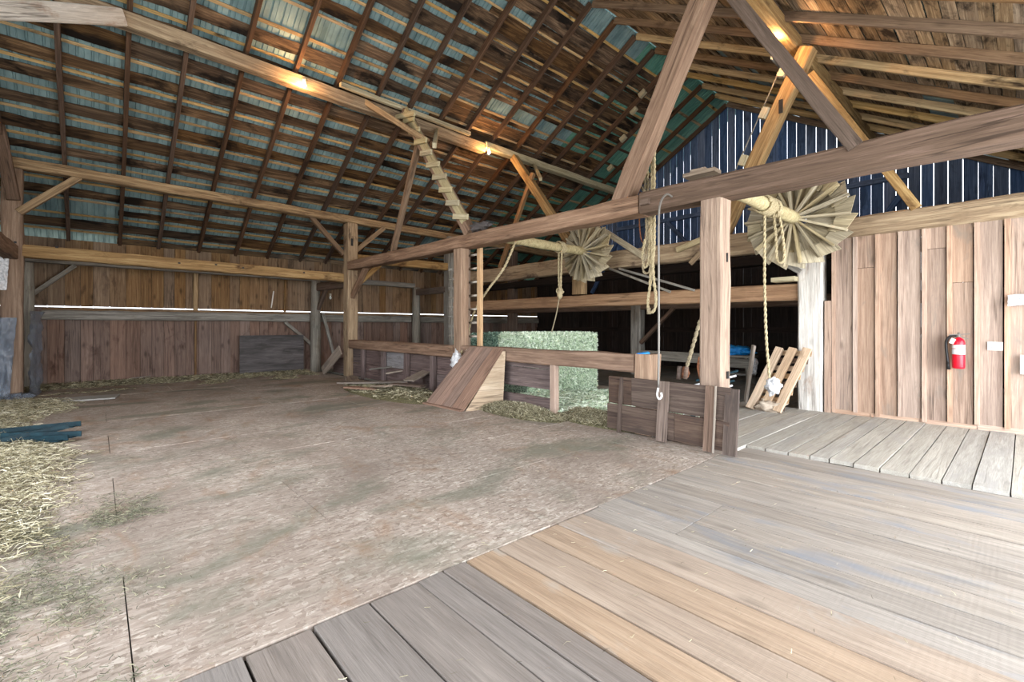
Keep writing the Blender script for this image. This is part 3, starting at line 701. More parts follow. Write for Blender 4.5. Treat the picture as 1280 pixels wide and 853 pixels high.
for nm, B0, T0, sg in (('side_panel', br_, tr_, 1), ('side_panel', bl_, tl_, -1)):
    p = [Vector((B0.x, B0.y+.05, .0)), Vector((B0.x+.14*sg, 5.62, 0)), Vector((T0.x+.14*sg*0+.02*sg, 5.62, 1.05)), Vector((T0.x, T0.y-.04, 1.05))]
    mw, LL = frame(p[0], p[1]); inv = mw.inverted(); q = [inv @ a for a in p]
    mesh_obj(nm, [a+Vector((0, .012, 0)) for a in q]+[a-Vector((0, .012, 0)) for a in q], [(0, 1, 2, 3), (7, 6, 5, 4), (0, 4, 5, 1), (1, 5, 6, 2), (2, 6, 7, 3), (3, 7, 4, 0)], M['ramp_side'], rm, mw)

# ------------------------------------------------------------------ gate leaning on the thick post
gt = empty('gate', (-3.2, 5.55, 0)); tag(gt, 'low dark board gate leaning on the thick brown post', 'gate')
g0, g1 = Vector((-4.05, 5.50, .02)), Vector((-2.27, 5.42, .02)); gx = (g1-g0).normalized(); gn = Vector((gx.y, -gx.x, 0)); lean = Vector((0, .10, 0))
for (z0, z1, m_) in ((.03, .38, 'gate'), (.385, .77, 'gate')):
    for (s0, s1) in ((.0, .22), (.222, .995)) if z0 > .2 else ((0, .6), (.603, .995)):
        A = g0+(g1-g0)*s0+Vector((0, lean.y*(z0+z1)/2, (z0+z1)/2)); B = g0+(g1-g0)*s1+Vector((0, lean.y*(z0+z1)/2, (z0+z1)/2))
        bar('gate_board', A, B, .03, z1-z0, m_, gt, n=3, jit=.006)
for s_, w_, m_ in ((.13, .05, 'gate'), (.51, .14, 'gate_batten'), (.86, .11, 'gate_batten')):
    A = g0+(g1-g0)*s_+Vector((0, -.035, .0)); bar('gate_batten', A+Vector((0, 0, .0)), A+Vector((0, .08, .77)), w_, .035, m_, gt, up=(0, 1, 0), n=3, jit=.005)
A = g1+Vector((-.0, -.01, .0)); bar('end_board', A, A+Vector((.0, .08, .76)), .15, .04, 'gate', gt, up=(0, 1, 0), n=3, jit=.004)
A = g1+Vector((-.175, -.05, .0)); bar('edge_strip', A, A+Vector((0, .08, .78)), .014, .03, 'fl_mid', gt, up=(0, 1, 0), n=3)

# ------------------------------------------------------------------ ladder
ld = empty('ladder', (-7.6, 5.98, 1.1)); tag(ld, 'wooden ladder standing on the low rail behind the square post', 'ladder')
xa, xb = XY(585, 6.0), XY(600, 6.0)
bar('rail', (xa, 6.0, 1.06), (xa, 6.0, 3.3), .09, .07, 'post', ld, up=(0, 1, 0), n=6, jit=.008)
bar('rail', (xb, 6.0, 1.06), (xb, 6.0, 3.3), .10, .08, 'pallet', ld, up=(0, 1, 0), n=6, jit=.006)
for i in range(7): tube('rung', [(xa, 6.0, 1.30+.29*i), (xb, 6.0, 1.30+.29*i)], .024, 'rung', ld, 8)
ld2 = empty('notched_ladder', (-8.4, 6.1, .9)); tag(ld2, 'narrow notched climbing board left of the square post', 'ladder')
xa = XY(566, 6.15)-.05; bar('rail', (xa, 6.15, .03), (xa, 6.15, 3.3), .05, .05, 'grey', ld2, up=(0, 1, 0))
for i in range(8): bar('step', (xa-.07, 6.15, 1.3+.22*i), (xa+.05, 6.15, 1.3+.22*i), .07, .05, 'grey', ld2)

# ------------------------------------------------------------------ winding wheels
def wheel(hub, R, ang0, label, y_near, rope_turns):
    wh = empty('winding_wheel', hub); tag(wh, label, 'wheel')
    hx, hy, hz = hub
    ax = [(hx+.01*math.sin(i), y_near+(hy+.0-y_near)*i/8, hz+.0) for i in range(9)]
    tube('axle', ax, [.10+.004*math.sin(i*2.1) for i in range(8)]+[.102], 'pale', wh, 14)
    N = 18
    for i in range(N):
        a = ang0+2*PI*i/N+random.uniform(-.03, .03); u = Vector((math.cos(a), 0, math.sin(a))); c = Vector(hub)
        yo = .10+.03*(i % 2)
        bar('spoke', c+u*.05+Vector((0, yo-.1, 0)), c+u*(R*random.uniform(.94, 1.02))+Vector((0, yo-.02, 0)), .035, .10, 'wheelwood', wh, up=(0, 1, 0), n=2, jit=.004)
        b = ang0+2*PI*(i+.5)/N; u2 = Vector((math.cos(b), 0, math.sin(b))); t2 = Vector((-math.sin(b), 0, math.cos(b)))
        hw = R*math.tan(PI/N)*1.12
        for rr0, rr1, yy, nm in ((.70*R, 1.0*R, .15+.02*(i % 2), 'rim_board'), (.18*R, .72*R, .20, 'face_board')):
            h0, h1 = hw*rr0/R, hw*rr1/R
            if nm == 'rim_board': h0 = h1 = hw
            tw = .055 if nm == 'rim_board' else .03
            skew = .11*R if nm == 'rim_board' else 0
            P_ = [c+u2*rr0-t2*h0, c+u2*rr0+t2*h0, c+u2*(rr1+skew*.5)+t2*h1, c+u2*(rr1-skew*.5)-t2*h1]
            P_ = [p+Vector((0, yy+(tw if k in (1, 2) else -tw), 0)) for k, p in enumerate(P_)]
            mw, LL = frame(c+u2*rr0+Vector((0, yy, 0)), c+u2*rr1+Vector((0, yy, 0)), (0, 1, 0)); inv = mw.inverted()
            q = [inv @ p for p in P_]+[inv @ (p+Vector((0, .025, 0))) for p in P_]
            mesh_obj(nm, q, [(3, 2, 1, 0), (4, 5, 6, 7), (0, 1, 5, 4), (1, 2, 6, 5), (2, 3, 7, 6), (3, 0, 4, 7)], M['wheelwood'], wh, mw)
        if i % 2 == 0:
            c3 = c+u*R*.72+Vector((0, .2, 0)); bar('rim_block', c3-u*.05, c3+u*.05, .12, .1, 'wheelwood', wh, up=(0, 1, 0))
    return wh
wheel((-7.07, 8.6, 3.31), .70, .1, 'left winding wheel of boards on a long pale axle', 6.0, 3)
wheel((-2.56, 8.55, 3.30), .78, .3, 'right winding wheel of boards above the pallet', 6.15, 4)
def coil(name, c, r, turns, w_, mat='rope', par=None, rad=.018):
    pts = [(c[0]+r*math.cos(2*PI*i/12), c[1]+w_*i/(12*turns)-w_/2, c[2]+r*math.sin(2*PI*i/12)) for i in range(12*turns+1)]
    return tube(name, pts, rad, mat, par, 6)
def twist(pts, r, mat, par, nm='strand'):
    """a laid rope: two strands wound round the line"""
    P_ = spline(pts, 10); L = [0]
    for a, b in zip(P_[:-1], P_[1:]): L.append(L[-1]+(b-a).length)
    nS = max(8, int(L[-1]/.03)); nS = min(nS, 160); Q = []
    for i in range(nS+1):
        s = L[-1]*i/nS; j = max(k for k in range(len(L)) if L[k] <= s+1e-9); j = min(j, len(P_)-2)
        f_ = (s-L[j])/max(1e-6, L[j+1]-L[j]); Q.append(P_[j]+(P_[j+1]-P_[j])*f_)
    for h in (0, 1):
        out = []
        for i, q in enumerate(Q):
            d = (Q[min(i+1, nS)]-Q[max(i-1, 0)]).normalized(); u = d.cross(Vector((.3, 1, .2))).normalized(); v = d.cross(u)
            a = i*1.1+PI*h; out.append(q+(u*math.cos(a)+v*math.sin(a))*r*.45)
        tube(nm, out, r*.62, mat, par, 5)
random.seed(3)
# rope on the right wheel's axle
r1 = empty('rope', (-2.56, 7.4, 3.3)); tag(r1, 'hemp rope wound on the right axle, white rag at its end', 'rope')
coil('coil', (-2.56, 7.35, 3.30), .125, 6, .32, par=r1); coil('coil', (-2.56, 7.6, 3.30), .13, 3, .1, par=r1)
twist([(-2.60, 7.42, 3.2), (-2.60, 7.42, 2.2), (-2.58, 7.42, 1.4), (-2.54, 7.44, .74)], .022, 'rope', r1)
twist([(-2.5, 7.5, 3.2), (-2.47, 7.5, 2.8), (-2.46, 7.5, 2.52), (-2.40, 7.5, 2.45), (-2.36, 7.5, 2.55), (-2.40, 7.5, 3.0), (-2.46, 7.5, 3.25)], .022, 'rope', r1)
blob('white_rag', (-2.5, 7.46, .62), (.10, .09, .12), 'cloth', r1, .5, 3)
# rope on the left wheel's axle
r2 = empty('rope', (-7.07, 7.85, 3.3)); tag(r2, 'knotted rope hanging from the left axle down to the hay', 'rope')
coil('coil', (-7.07, 7.85, 3.31), .125, 4, .16, par=r2)
twist([(-7.12, 7.85, 3.2), (-7.12, 7.85, 2.7), (-7.1, 7.85, 2.3)], .03, 'rope', r2); twist([(-7.03, 7.85, 3.2), (-7.05, 7.85, 2.7), (-7.06, 7.85, 2.3)], .025, 'rope', r2)
coil('knot', (-7.09, 7.85, 2.32), .06, 3, .12, par=r2); blob('knot', (-7.09, 7.85, 2.26), (.06, .06, .13), 'rope', r2, .3, 5, 8)
tube('thin_rope', spline([(-7.1, 7.85, 2.2), (-7.15, 7.8, 1.8), (-7.25, 7.75, 1.38)], 6), .014, 'rope_old', r2, 6)
# rope from the tie beam down behind the ladder to the white knot
r3 = empty('rope', onY(643, 302, 6.1)); tag(r3, 'pale rope slanting from the tie beam behind the ladder', 'rope')
twist([onY(645, 300, 6.3), onY(630, 335, 6.25), onY(608, 365, 6.2), onY(592, 392, 6.1), onY(583, 425, 5.9), onY(575, 446, 5.5)], .028, 'rope', r3)
blob('white_rag', onY(571, 453, 5.45), (.13, .1, .2), 'cloth', r3, .5, 9)
# rope bundle over the tie beam
r4 = empty('rope', onY(812, 200, 6.05)); tag(r4, 'bundle of looped ropes hanging from the scarf strut over the tie beam', 'rope')
for pts, rr, m_ in (([(814, 160), (815, 230), (815, 300), (817, 345), (820, 375), (817, 389), (811, 389), (810, 375), (813, 350), (813, 300), (810, 240), (808, 172)], .024, 'rope'),
                    ([(804, 175), (806, 230), (808, 290), (805, 320), (804, 338), (809, 342), (813, 335), (810, 315), (811, 250)], .020, 'rope_old'),
                    ([(806, 300), (803, 318), (806, 335), (811, 325), (812, 300)], .020, 'rope'),
                    ([(818, 178), (818, 230), (818, 300), (816, 330)], .022, 'rope'),
                    ([(806, 240), (801, 232), (803, 225), (808, 222), (811, 230), (808, 245)], .022, 'rope_old'),
                    ([(800, 240), (799, 270), (801, 297), (805, 303), (807, 290)], .012, 'iron')):
    twist([onY(a, b, min(6.08, 5.93+.15*i)+.005*i) for i, (a, b) in enumerate(pts)], rr, m_, r4)
tube('rope_end', [onY(811, 385, 6.1), onY(811, 393, 6.1)], .03, 'rope_old', r4, 6)
# hook rod
hk = empty('hook_rod', onY(838, 243, 5.6)); tag(hk, 'long steel rod with a hook hanging before the tie beam', 'hook')
tube('rod', spline([onY(840, 246, 5.6), onY(833, 243, 5.5), onY(826, 253, 5.4), onY(823.5, 275, 5.36), onY(823.5, 350, 5.34), onY(823.5, 430, 5.33), onY(823, 485, 5.32)], 6), .014, 'steel', hk, 7)
tube('hook', spline([onY(823, 484, 5.32), onY(821.5, 494, 5.32), onY(824, 499, 5.32), onY(827, 496, 5.32), onY(826.5, 491, 5.32)], 5), .013, 'white', hk, 7)
bar('mounting_block', (-3.56, 5.6, 3.22), (-3.42, 5.6, 3.22), .05, .08, 'tie_dark', hk)
# pulley behind the gate with its rope
pu = empty('pulley', onY(856, 466, 6.2)); tag(pu, 'rusty wooden pulley block behind the top of the gate', 'pulley')
c = onY(855, 466, 6.2); blob('sheave', c, (.085, .06, .085), 'iron', pu, .2, 1, 8); tube('shell', [c+Vector((-.05, -.06, -.09)), c+Vector((-.03, -.06, .09))], .035, 'gate_batten', pu, 8)
tube('shell', [c+Vector((.05, -.06, -.08)), c+Vector((.07, -.06, .09))], .03, 'gate_batten', pu, 8)
r5 = empty('rope', onY(873, 410, 6.2)); tag(r5, 'rope slanting from the thick post down to the rusty pulley', 'rope')
twist([onY(893, 252, 5.98), onY(888, 320, 6.1), onY(884, 375, 6.18), onY(874, 405, 6.2), onY(864, 440, 6.2), onY(857, 463, 6.2)], .028, 'rope_old', r5)
o = tube('chain', spline([onX(875, 446, -2.75), onX(873, 460, -2.77), onX(876, 474, -2.75)], 4), .02, 'iron'); tag(o, 'short rusty chain on the side of the thick post', 'chain')

# planks and poles lying on the loft beams
beam('pole', onY(655, 306, 9.72), onY(700, 314, 9.70), .05, .05, 'grey', 'thin grey pole left of the left winding wheel', 'pole')
beam('pole', onY(606, 312, 9.9), onY(662, 306, 9.7), .035, .035, 'grey', 'thinnest pole high behind the ladder', 'pole')
beam('pole', onY(762, 336, 9.40), onY(838, 365, 9.38), .05, .05, 'grey', 'lower of two poles slanting right of the left wheel', 'pole')
beam('pole', onY(774, 336, 9.38), onY(868, 363, 9.33), .05, .05, 'grey', 'upper of two poles slanting right of the left wheel', 'pole')
beam('loose_board', onY(752, 287, 9.40), onY(808, 323, 9.40), .04, .14, 'wheelwood', 'light board slanting down right of the left wheel', 'board')
beam('loose_board', onY(846, 313, 9.38), onY(876, 300, 9.38), .05, .12, 'wheelwood', 'light board end poking out over the loft left of the thick post', 'board')
beam('loose_board', onY(863, 330, 9.38), onY(876, 316, 9.38), .04, .1, 'gold', 'short slanting board just left of the thick post', 'board')
beam('loose_board', (-3.1, 9.3, 2.36), (-2.72, 9.3, 2.36), .3, .08, 'pale', 'short pale board stack on the loft beam behind the hanging rope', 'board')
beam('wheel_brace', onY(1000, 340, 9.2)+Vector((0, 0, 0)), onY(955, 315, 9.2), .05, .09, 'grey', 'small grey brace under the right winding wheel', 'brace')
# boards lying on the tie beam
beam('loose_board', onY(858, 222, 5.95), onY(897, 213, 5.95), .2, .05, 'driftwood', 'flat grey board lying on the tie beam right of the scarf joint', 'board')
beam('loose_board', onY(866, 216, 6.0), onY(884, 212, 6.0), .15, .04, 'driftwood', 'smaller grey board on top of the one on the tie beam', 'board')
o = blob('debris_heap', onY(600, 284, 5.8), (.32, .1, .09), 'ply', None, .6, 4); tag(o, 'dark rubble heap on the tie beam at the foot of the cleats', 'debris')

# ------------------------------------------------------------------ lamps on the purlins
def bulb(name, p, label, lit=True, drop=.0):
    e = empty(name, p); tag(e, label, 'lamp'); p = Vector(p)
    tube('socket', [p+Vector((0, 0, .10)), p+Vector((0, 0, .03))], .035, 'socket', e, 10)
    v, f = tube_data([p+Vector((0, 0, .03))-p, Vector((0, 0, .0)), Vector((0, 0, -.04)), Vector((0, 0, -.075)), Vector((0, 0, -.092))], [.018, .03, .042, .03, .006], 10)
    mesh_obj('bulb', v, f, M['bulb' if lit else 'bulb_off'], e, Matrix.Translation(p), True)
    if lit:
        l = bpy.data.lights.new('bulb_light', 'POINT'); l.energy = 40; l.color = (1, .52, .2); l.shadow_soft_size = .05
        o = bpy.data.objects.new('bulb_light', l); COL.objects.link(o); o.location = p+Vector((.08, -.08, -.16))
    return e
bulb('light_bulb', (-10.36, 3.32, 6.74), 'lit bulb on the upper left purlin, leftmost of the three')
bulb('light_bulb', (-10.38, 8.45, 6.60), 'lit bulb on the upper left purlin right of the cleated strut')
b3 = bulb('light_bulb', (-3.0, 8.9, 6.66), 'lit bulb in a wire cage at the thick right purlin')
c = Vector((-3.0, 8.9, 6.66))
for k in range(6):
    a = PI*k/3; tube('cage_wire', spline([c+Vector((.04*math.cos(a), .04*math.sin(a), .08)), c+Vector((.09*math.cos(a), .09*math.sin(a), -.02)), c+Vector((.02*math.cos(a), .02*math.sin(a), -.15))], 4), .004, 'steel', b3, 4)
bulb('hanging_lamp', onX(413, 371, -15.6), 'unlit glass bulb hanging beside the tall left post', False)
c = onX(413, 371, -15.6); tube('cord', [c+Vector((0, 0, .1)), Vector((c.x, c.y, roofz(c.x)+.02))], .006, 'black', bpy.data.objects['hanging_lamp'], 5)

# ------------------------------------------------------------------ fire extinguisher
def lathe(name, c, prof, mat, par, k=20):
    v, f = tube_data([Vector((0, 0, z)) for r_, z in prof], [max(r_, .001) for r_, z in prof], k)
    return mesh_obj(name, v, f, M[mat], par, Matrix.Translation(c), True)
ec = onY(1198, 461, 9.22); ec.y = 9.25
ex = empty('fire_extinguisher', ec); tag(ex, 'red fire extinguisher with black hose on the partition wall', 'extinguisher')
lathe('cylinder', ec, [(.06, 0), (.068, .01), (.07, .03), (.07, .36), (.063, .40), (.045, .43), (.02, .445), (.02, .46)], 'red', ex)
lathe('label_band', ec, [(.0715, .205), (.0715, .285)], 'label', ex)
lathe('label_band', ec, [(.0712, .29), (.0712, .34)], 'white', ex)
lathe('valve', ec+Vector((0, 0, .45)), [(.022, 0), (.024, .03), (.014, .04), (.014, .07)], 'steel', ex, 10)
va = [c for c in bpy.data.objects if c.name.startswith('valve')][0]
bar('lever', ec+Vector((-.10, -.01, .485)), ec+Vector((.12, -.01, .50)), .02, .012, 'steel', va)
bar('lever', ec+Vector((-.02, -.01, .47)), ec+Vector((.10, -.01, .43)), .02, .01, 'steel', va)
tube('hose', spline([ec+Vector((-.02, 0, .47)), ec+Vector((-.09, 0, .46)), ec+Vector((-.13, 0, .38)), ec+Vector((-.125, 0, .22)), ec+Vector((-.11, -.01, .08))], 6), .017, 'black', ex, 8)
tube('nozzle', [ec+Vector((-.11, -.01, .1)), ec+Vector((-.105, -.01, -.02))], [.014, .024], 'black', ex, 8)
bar('bracket', ec+Vector((0, .10, .1)), ec+Vector((0, .10, .44)), .05, .05, 'steel', ex, up=(0, 1, 0))
bar('inspection_tag', ec+Vector((-.075, -.05, .36)), ec+Vector((-.045, -.07, .43)), .05, .003, 'white', ex, up=(0, 1, 0))
# outlet
oc = onY(1244, 433, 9.39)
ou = empty('wall_outlet', oc); tag(ou, 'white double wall outlet right of the fire extinguisher', 'outlet')
bar('cover_plate', oc+Vector((-.075, 0, 0)), oc+Vector((.075, 0, 0)), .012, .115, 'white', ou)
for s_ in (-.035, .035):
    so_ = bar('socket', oc+Vector((s_-.016, -.008, 0)), oc+Vector((s_+.016, -.008, 0)), .006, .07, 'label', ou)
    bar('slot', oc+Vector((s_-.006, -.012, .012)), oc+Vector((s_+.006, -.012, .012)), .003, .01, 'black', so_); bar('slot', oc+Vector((s_-.006, -.012, -.018)), oc+Vector((s_+.006, -.012, -.018)), .003, .01, 'black', so_)
def sheet(name, c, ux, uz, nx, nz, amp, mat, label, cat, seed=0, thick=.003, par=None, f_=6):
    c, ux, uz = Vector(c), Vector(ux), Vector(uz); nr = ux.cross(uz).normalized(); v, f = [], []
    for s in (0, 1):
        for j in range(nz+1):
            for i in range(nx+1):
                p = ux*(i/nx-.5)+uz*(j/nz-.5); q = Vector((i/nx*f_, j/nz*f_*1.6, seed))
                v.append(p+nr*(amp*(noise.noise(q)+.5*noise.noise(q*2.4)) + s*thick))
    K = (nx+1)*(nz+1)
    for j in range(nz):
        for i in range(nx):
            a = j*(nx+1)+i; f.append((a, a+1, a+nx+2, a+nx+1)); f.append((K+a+nx+1, K+a+nx+2, K+a+1, K+a))
    o = mesh_obj(name, v, f, M[mat], par, Matrix.Translation(c), True)
    if label: tag(o, label, cat)
    return o
sheet('torn_sheet', onY(1272, 374, 9.30)+Vector((.12, 0, 0)), (.42, -.02, .04), (.0, .03, .15), 18, 8, .05, 'paper', 'torn white plastic strip hanging across the partition boards', 'plastic', 2)
sheet('paper_sign', onY(1278, 456, 9.34)+Vector((.06, 0, 0)), (.16, 0, 0), (0, 0, .26), 4, 4, .004, 'label', 'pale paper sheet at the right edge of the partition', 'paper', 4)

# ------------------------------------------------------------------ pallet and things in the back doorway
pl = empty('pallet', (-3.1, 9.1, 0)); tag(pl, 'light wooden pallet leaning on the pale post', 'pallet')
pa, pb = Vector((-3.28, 8.66, .05)), Vector((-2.98, 9.24, 1.12))
dz_ = (pb-pa); dx_ = Vector((.52, -.02, 0))
for k, s_ in enumerate((0, .42, .86)):
    q = pa+dx_*s_; n_ = dz_.cross(dx_).normalized(); n_ = n_ if n_.y < 0 else -n_
    bar('stringer', q, q+dz_, .13, .06, 'pallet', pl, up=n_, n=5, jit=.01)
for k in range(8):
    q = pa+dz_*(.05+.125*k)+Vector((-.03, .10, -.01)); bar('slat', q, q+dx_*1.05, .09, .02, 'tie_dark' if k % 3 == 0 else 'pallet', pl, up=(0, -1, .4), n=2)
beam('leaning_board', onZ(932, 502, .04), (-3.45, 9.3, 1.15), .05, .08, 'driftwood', 'narrow board leaning left of the pallet', 'board')
o = blob('debris_heap', (-3.0, 8.75, .1), (.22, .14, .12), 'ramp_side', None, .6, 21); tag(o, 'heap of splintered wood at the foot of the pallet', 'debris')
tb = empty('work_stool', onZ(920, 482)); tag(tb, 'small wooden work stool under a blue tarp in the back', 'stool')
sc_ = onZ(921, 478, .02); sc_.z = 0
bar('top', sc_+Vector((-.55, 0, .72)), sc_+Vector((.45, 0, .72)), .5, .06, 'grey', tb)
bar('apron', sc_+Vector((-.5, -.2, .55)), sc_+Vector((.4, -.2, .55)), .04, .24, 'grey', tb)
for a_, b_ in ((-.45, -.18), (.36, -.18), (-.45, .2), (.36, .2)): bar('leg', sc_+Vector((a_, b_, 0)), sc_+Vector((a_*.85, b_*.9, .7)), .07, .06, 'grey', tb, up=(0, 1, 0))
bar('shelf', sc_+Vector((-.45, 0, .25)), sc_+Vector((.36, 0, .25)), .3, .04, 'grey', tb)
o = blob('blue_tarp', sc_+Vector((-.05, 0, .86)), (.42, .22, .13), 'blue', None, .55, 12, 18); tag(o, 'crumpled blue tarp on the stool in the back', 'tarp')
o = blob('plastic_bag', sc_+Vector((.42, -.1, .5)), (.13, .1, .26), 'cloth', None, .4, 17); tag(o, 'grey plastic bag hanging from the stool', 'bag')
o = empty('striped_mat', onY(874, 472, 6.9)); tag(o, 'blue and white striped slatted mat behind the thick post', 'mat')
c = onY(873, 472, 6.9)
for k in range(9):
    q = Vector((c.x-.28+.02*k, c.y+.02*k, .05+.075*k)); bar('stripe', q, q+Vector((.55, .25, .18)), .01, .03, 'label' if k % 2 else 'teal', o, up=(0, -.6, 1))
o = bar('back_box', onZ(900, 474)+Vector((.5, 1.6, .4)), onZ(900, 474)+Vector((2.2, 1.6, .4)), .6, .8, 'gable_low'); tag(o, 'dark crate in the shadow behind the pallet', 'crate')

# ------------------------------------------------------------------ left wall clutter
a0, a1 = onX(299, 471, -16.05), onX(392, 468, -15.95)
pw = bar('plywood_sheet', (-16.0, a0.y, .02+.62), (-16.02, a1.y-.3, .02+.62), .02, 1.2, 'ply'); tag(pw, 'dark grey plywood sheet leaning on the left wall', 'plywood')
o = bar('white_stick', onX(339, 385, -16.1), onX(342, 364, -16.1), .03, .03, 'whitewash'); tag(o, 'short white stick upright on the wall rail', 'stick')
def flat(name, px, py, L, w_, th, ang, mat, label, z=.0, cat='board', tilt=0, group=None, c=None):
    c = c or onZ(px, py, 0); d = Vector((math.cos(ang), math.sin(ang), tilt)).normalized()
    p0 = Vector((c.x, c.y, z+th/2+abs(tilt)*L/2))-d*L/2
    o = bar(name, p0, p0+d*L, w_, th, mat, None, n=3, jit=th*.15); tag(o, label, cat, group); return o
flat('loose_board', 66, 502, 2.0, .62, .03, 1.42, 'paleboard', 'pale grey flat board on the floor near the left post', .004)
A_ = PI/2*1.0
for i, (px, py, L, w_, an, z, ti, lb) in enumerate((
    (128, 477, 1.6, .25, 1.45, .01, .02, 'broken grey board at the foot of the left wall, left end'),
    (163, 477, .9, .25, .9, .03, .10, 'board tilted up beside the dark gap at the wall foot'),
    (190, 475, 1.0, .20, 1.75, .01, .02, 'broken board right of the dark gap at the wall foot'),
    (225, 475, 1.8, .22, 1.55, .0, .01, 'long grey board in the straw along the left wall'),
    (262, 474, 1.4, .25, 1.62, .01, .0, 'grey board in the straw left of the dark plywood'))):
    flat('loose_board', px, py, L, w_, .03, an, 'driftwood', lb, z, tilt=ti)
# debris pile before the purple boards
for i, (px, py, L, w_, an, z, ti, m_, lb) in enumerate((
    (440, 480, 1.5, .32, -.35, .0, 0, 'driftwood', 'flat brown board leftmost in the debris pile'),
    (468, 488, 1.9, .28, .55, .03, .03, 'driftwood', 'long light board across the front of the debris pile'),
    (455, 492, 1.0, .2, .45, .0, 0, 'ramp', 'reddish board under the front of the debris pile'),
    (477, 494, .55, .22, .1, .06, .05, 'driftwood', 'short stub board at the front of the debris pile'),
    (500, 479, 1.6, .5, .50, .14, .08, 'grey', 'broad grey sheet on top of the debris pile'),
    (515, 482, 1.3, .24, .85, .10, .10, 'driftwood', 'tilted board at the back of the debris pile'),
    (525, 490, .8, .3, 1.9, .08, .15, 'driftwood', 'short tilted board nearest the ramp'),
    (510, 495, .9, .2, .3, .02, 0, 'tie_dark', 'dark board at the right of the debris pile'),
    (535, 486, 1.0, .15, .95, .05, .05, 'driftwood', 'narrow board between debris pile and ramp'))):
    hz = .20 if i > 3 else .10
    flat('loose_board', px, py, L, w_, .035, an, m_, lb, z+hz, tilt=ti*1.6, group='boards in the debris pile')
# teal angle bars on the straw
tl = [onZ(94, 533, .1), onZ(78, 536, .12), onZ(94, 546, .06), onZ(77, 551, .04)]
tr = [onZ(-8, 543, .06), onZ(-8, 556, .05), onZ(-8, 549, .08), onZ(-8, 555, .02)]
for i, lb in enumerate(('farthest teal metal angle bar at the left edge', 'second teal metal angle bar lying slanted', 'third teal metal angle bar, pointing right', 'nearest teal metal angle bar in the straw')):
    e = empty('metal_bar', tl[i]); tag(e, lb, 'bar', 'teal metal bars at the left edge')
    bar('flange', tl[i], tr[i], .12, .015, 'teal', e, n=2); bar('web', tl[i]+Vector((0, .06, .03)), tr[i]+Vector((0, .06, .03)), .015, .07, 'teal', e, n=2)

# plastic at the far left post
sheet('plastic_sheet', (-13.90, -1.47, .86), (.02, .40, 0), (.0, .10, 1.66), 16, 50, .09, 'film', 'crumpled clear plastic film around the far left post', 'plastic', 5, f_=5)
sheet('plastic_sheet', (-14.5, -.98, .92), (-1.0, .10, 0), (.0, 0, 1.85), 12, 40, .08, 'film', 'bluish plastic film hanging behind the far left post', 'plastic', 8, f_=5)
sheet('insulation_sheet', (-13.93, -1.47, 2.68), (.02, .26, 0), (.0, .05, .85), 12, 30, .08, 'cloth', 'white torn wrap on the far left post above the plastic', 'wrap', 11, f_=4)
o = blob('plastic_bag', onZ(26, 497, .06), (.22, .2, .09), 'film', None, .5, 31); tag(o, 'white bag heap at the foot of the far left post', 'bag')

# ------------------------------------------------------------------ hay and straw
def strands(name, P_, N_, ln, wd, mat, label, cat, par=None, seed=0, lift=.6, flat_=.35):
    """thin bent stalks at points P_ (Nx3), each two quads"""
    rg = np.random.default_rng(seed); n = len(P_)
    a = rg.uniform(0, 2*np.pi, n); el = rg.normal(0, flat_, n)*lift
    d = np.stack([np.cos(a)*np.cos(el), np.sin(a)*np.cos(el), np.sin(el)], 1)
    L = rg.uniform(.5, 1.3, n)[:, None]*ln; up = np.array([0, 0, 1.])
    s = np.cross(d, rg.normal(0, 1, (n, 3))); s /= np.linalg.norm(s, axis=1)[:, None]; s *= wd*rg.uniform(.6, 1.3, n)[:, None]
    b = rg.normal(0, .12, (n, 3))*L
    A, B, C = P_-d*L/2, P_+b, P_+d*L/2
    V = np.stack([A-s, A+s, B-s, B+s, C-s, C+s], 1).reshape(-1, 3)
    i = np.arange(n)[:, None]*6
    Fq = np.concatenate([i+np.array([[0, 1, 3, 2]]), i+np.array([[2, 3, 5, 4]])], 0)
    me = bpy.data.meshes.new(name); me.vertices.add(len(V)); me.vertices.foreach_set('co', V.ravel())
    me.loops.add(len(Fq)*4); me.loops.foreach_set('vertex_index', Fq.ravel())
    me.polygons.add(len(Fq)); me.polygons.foreach_set('loop_start', np.arange(len(Fq))*4); me.polygons.foreach_set('loop_total', np.full(len(Fq), 4))
    me.update(calc_edges=True); me.materials.append(M[mat])
    o = bpy.data.objects.new(name, me); COL.objects.link(o); WM[name] = Matrix.Identity(4); o['kind'] = 'stuff'
    if par: o.parent = par; o.matrix_basis = WM[par.name].inverted()
    else: tag(o, label, cat)
    return o
def scatter(n, area, hfun, dens, seed):
    rg = np.random.default_rng(seed); out = []
    x0, x1, y0, y1 = area
    while len(out) < n:
        x, y = rg.uniform(x0, x1), rg.uniform(y0, y1)
        if rg.random() < dens(x, y): out.append((x, y, .01+hfun(x, y)*rg.random()**.6))
    return np.array(out)
def nz(x, y, s=1., q=0): return noise.noise(Vector((x*s, y*s, q)))
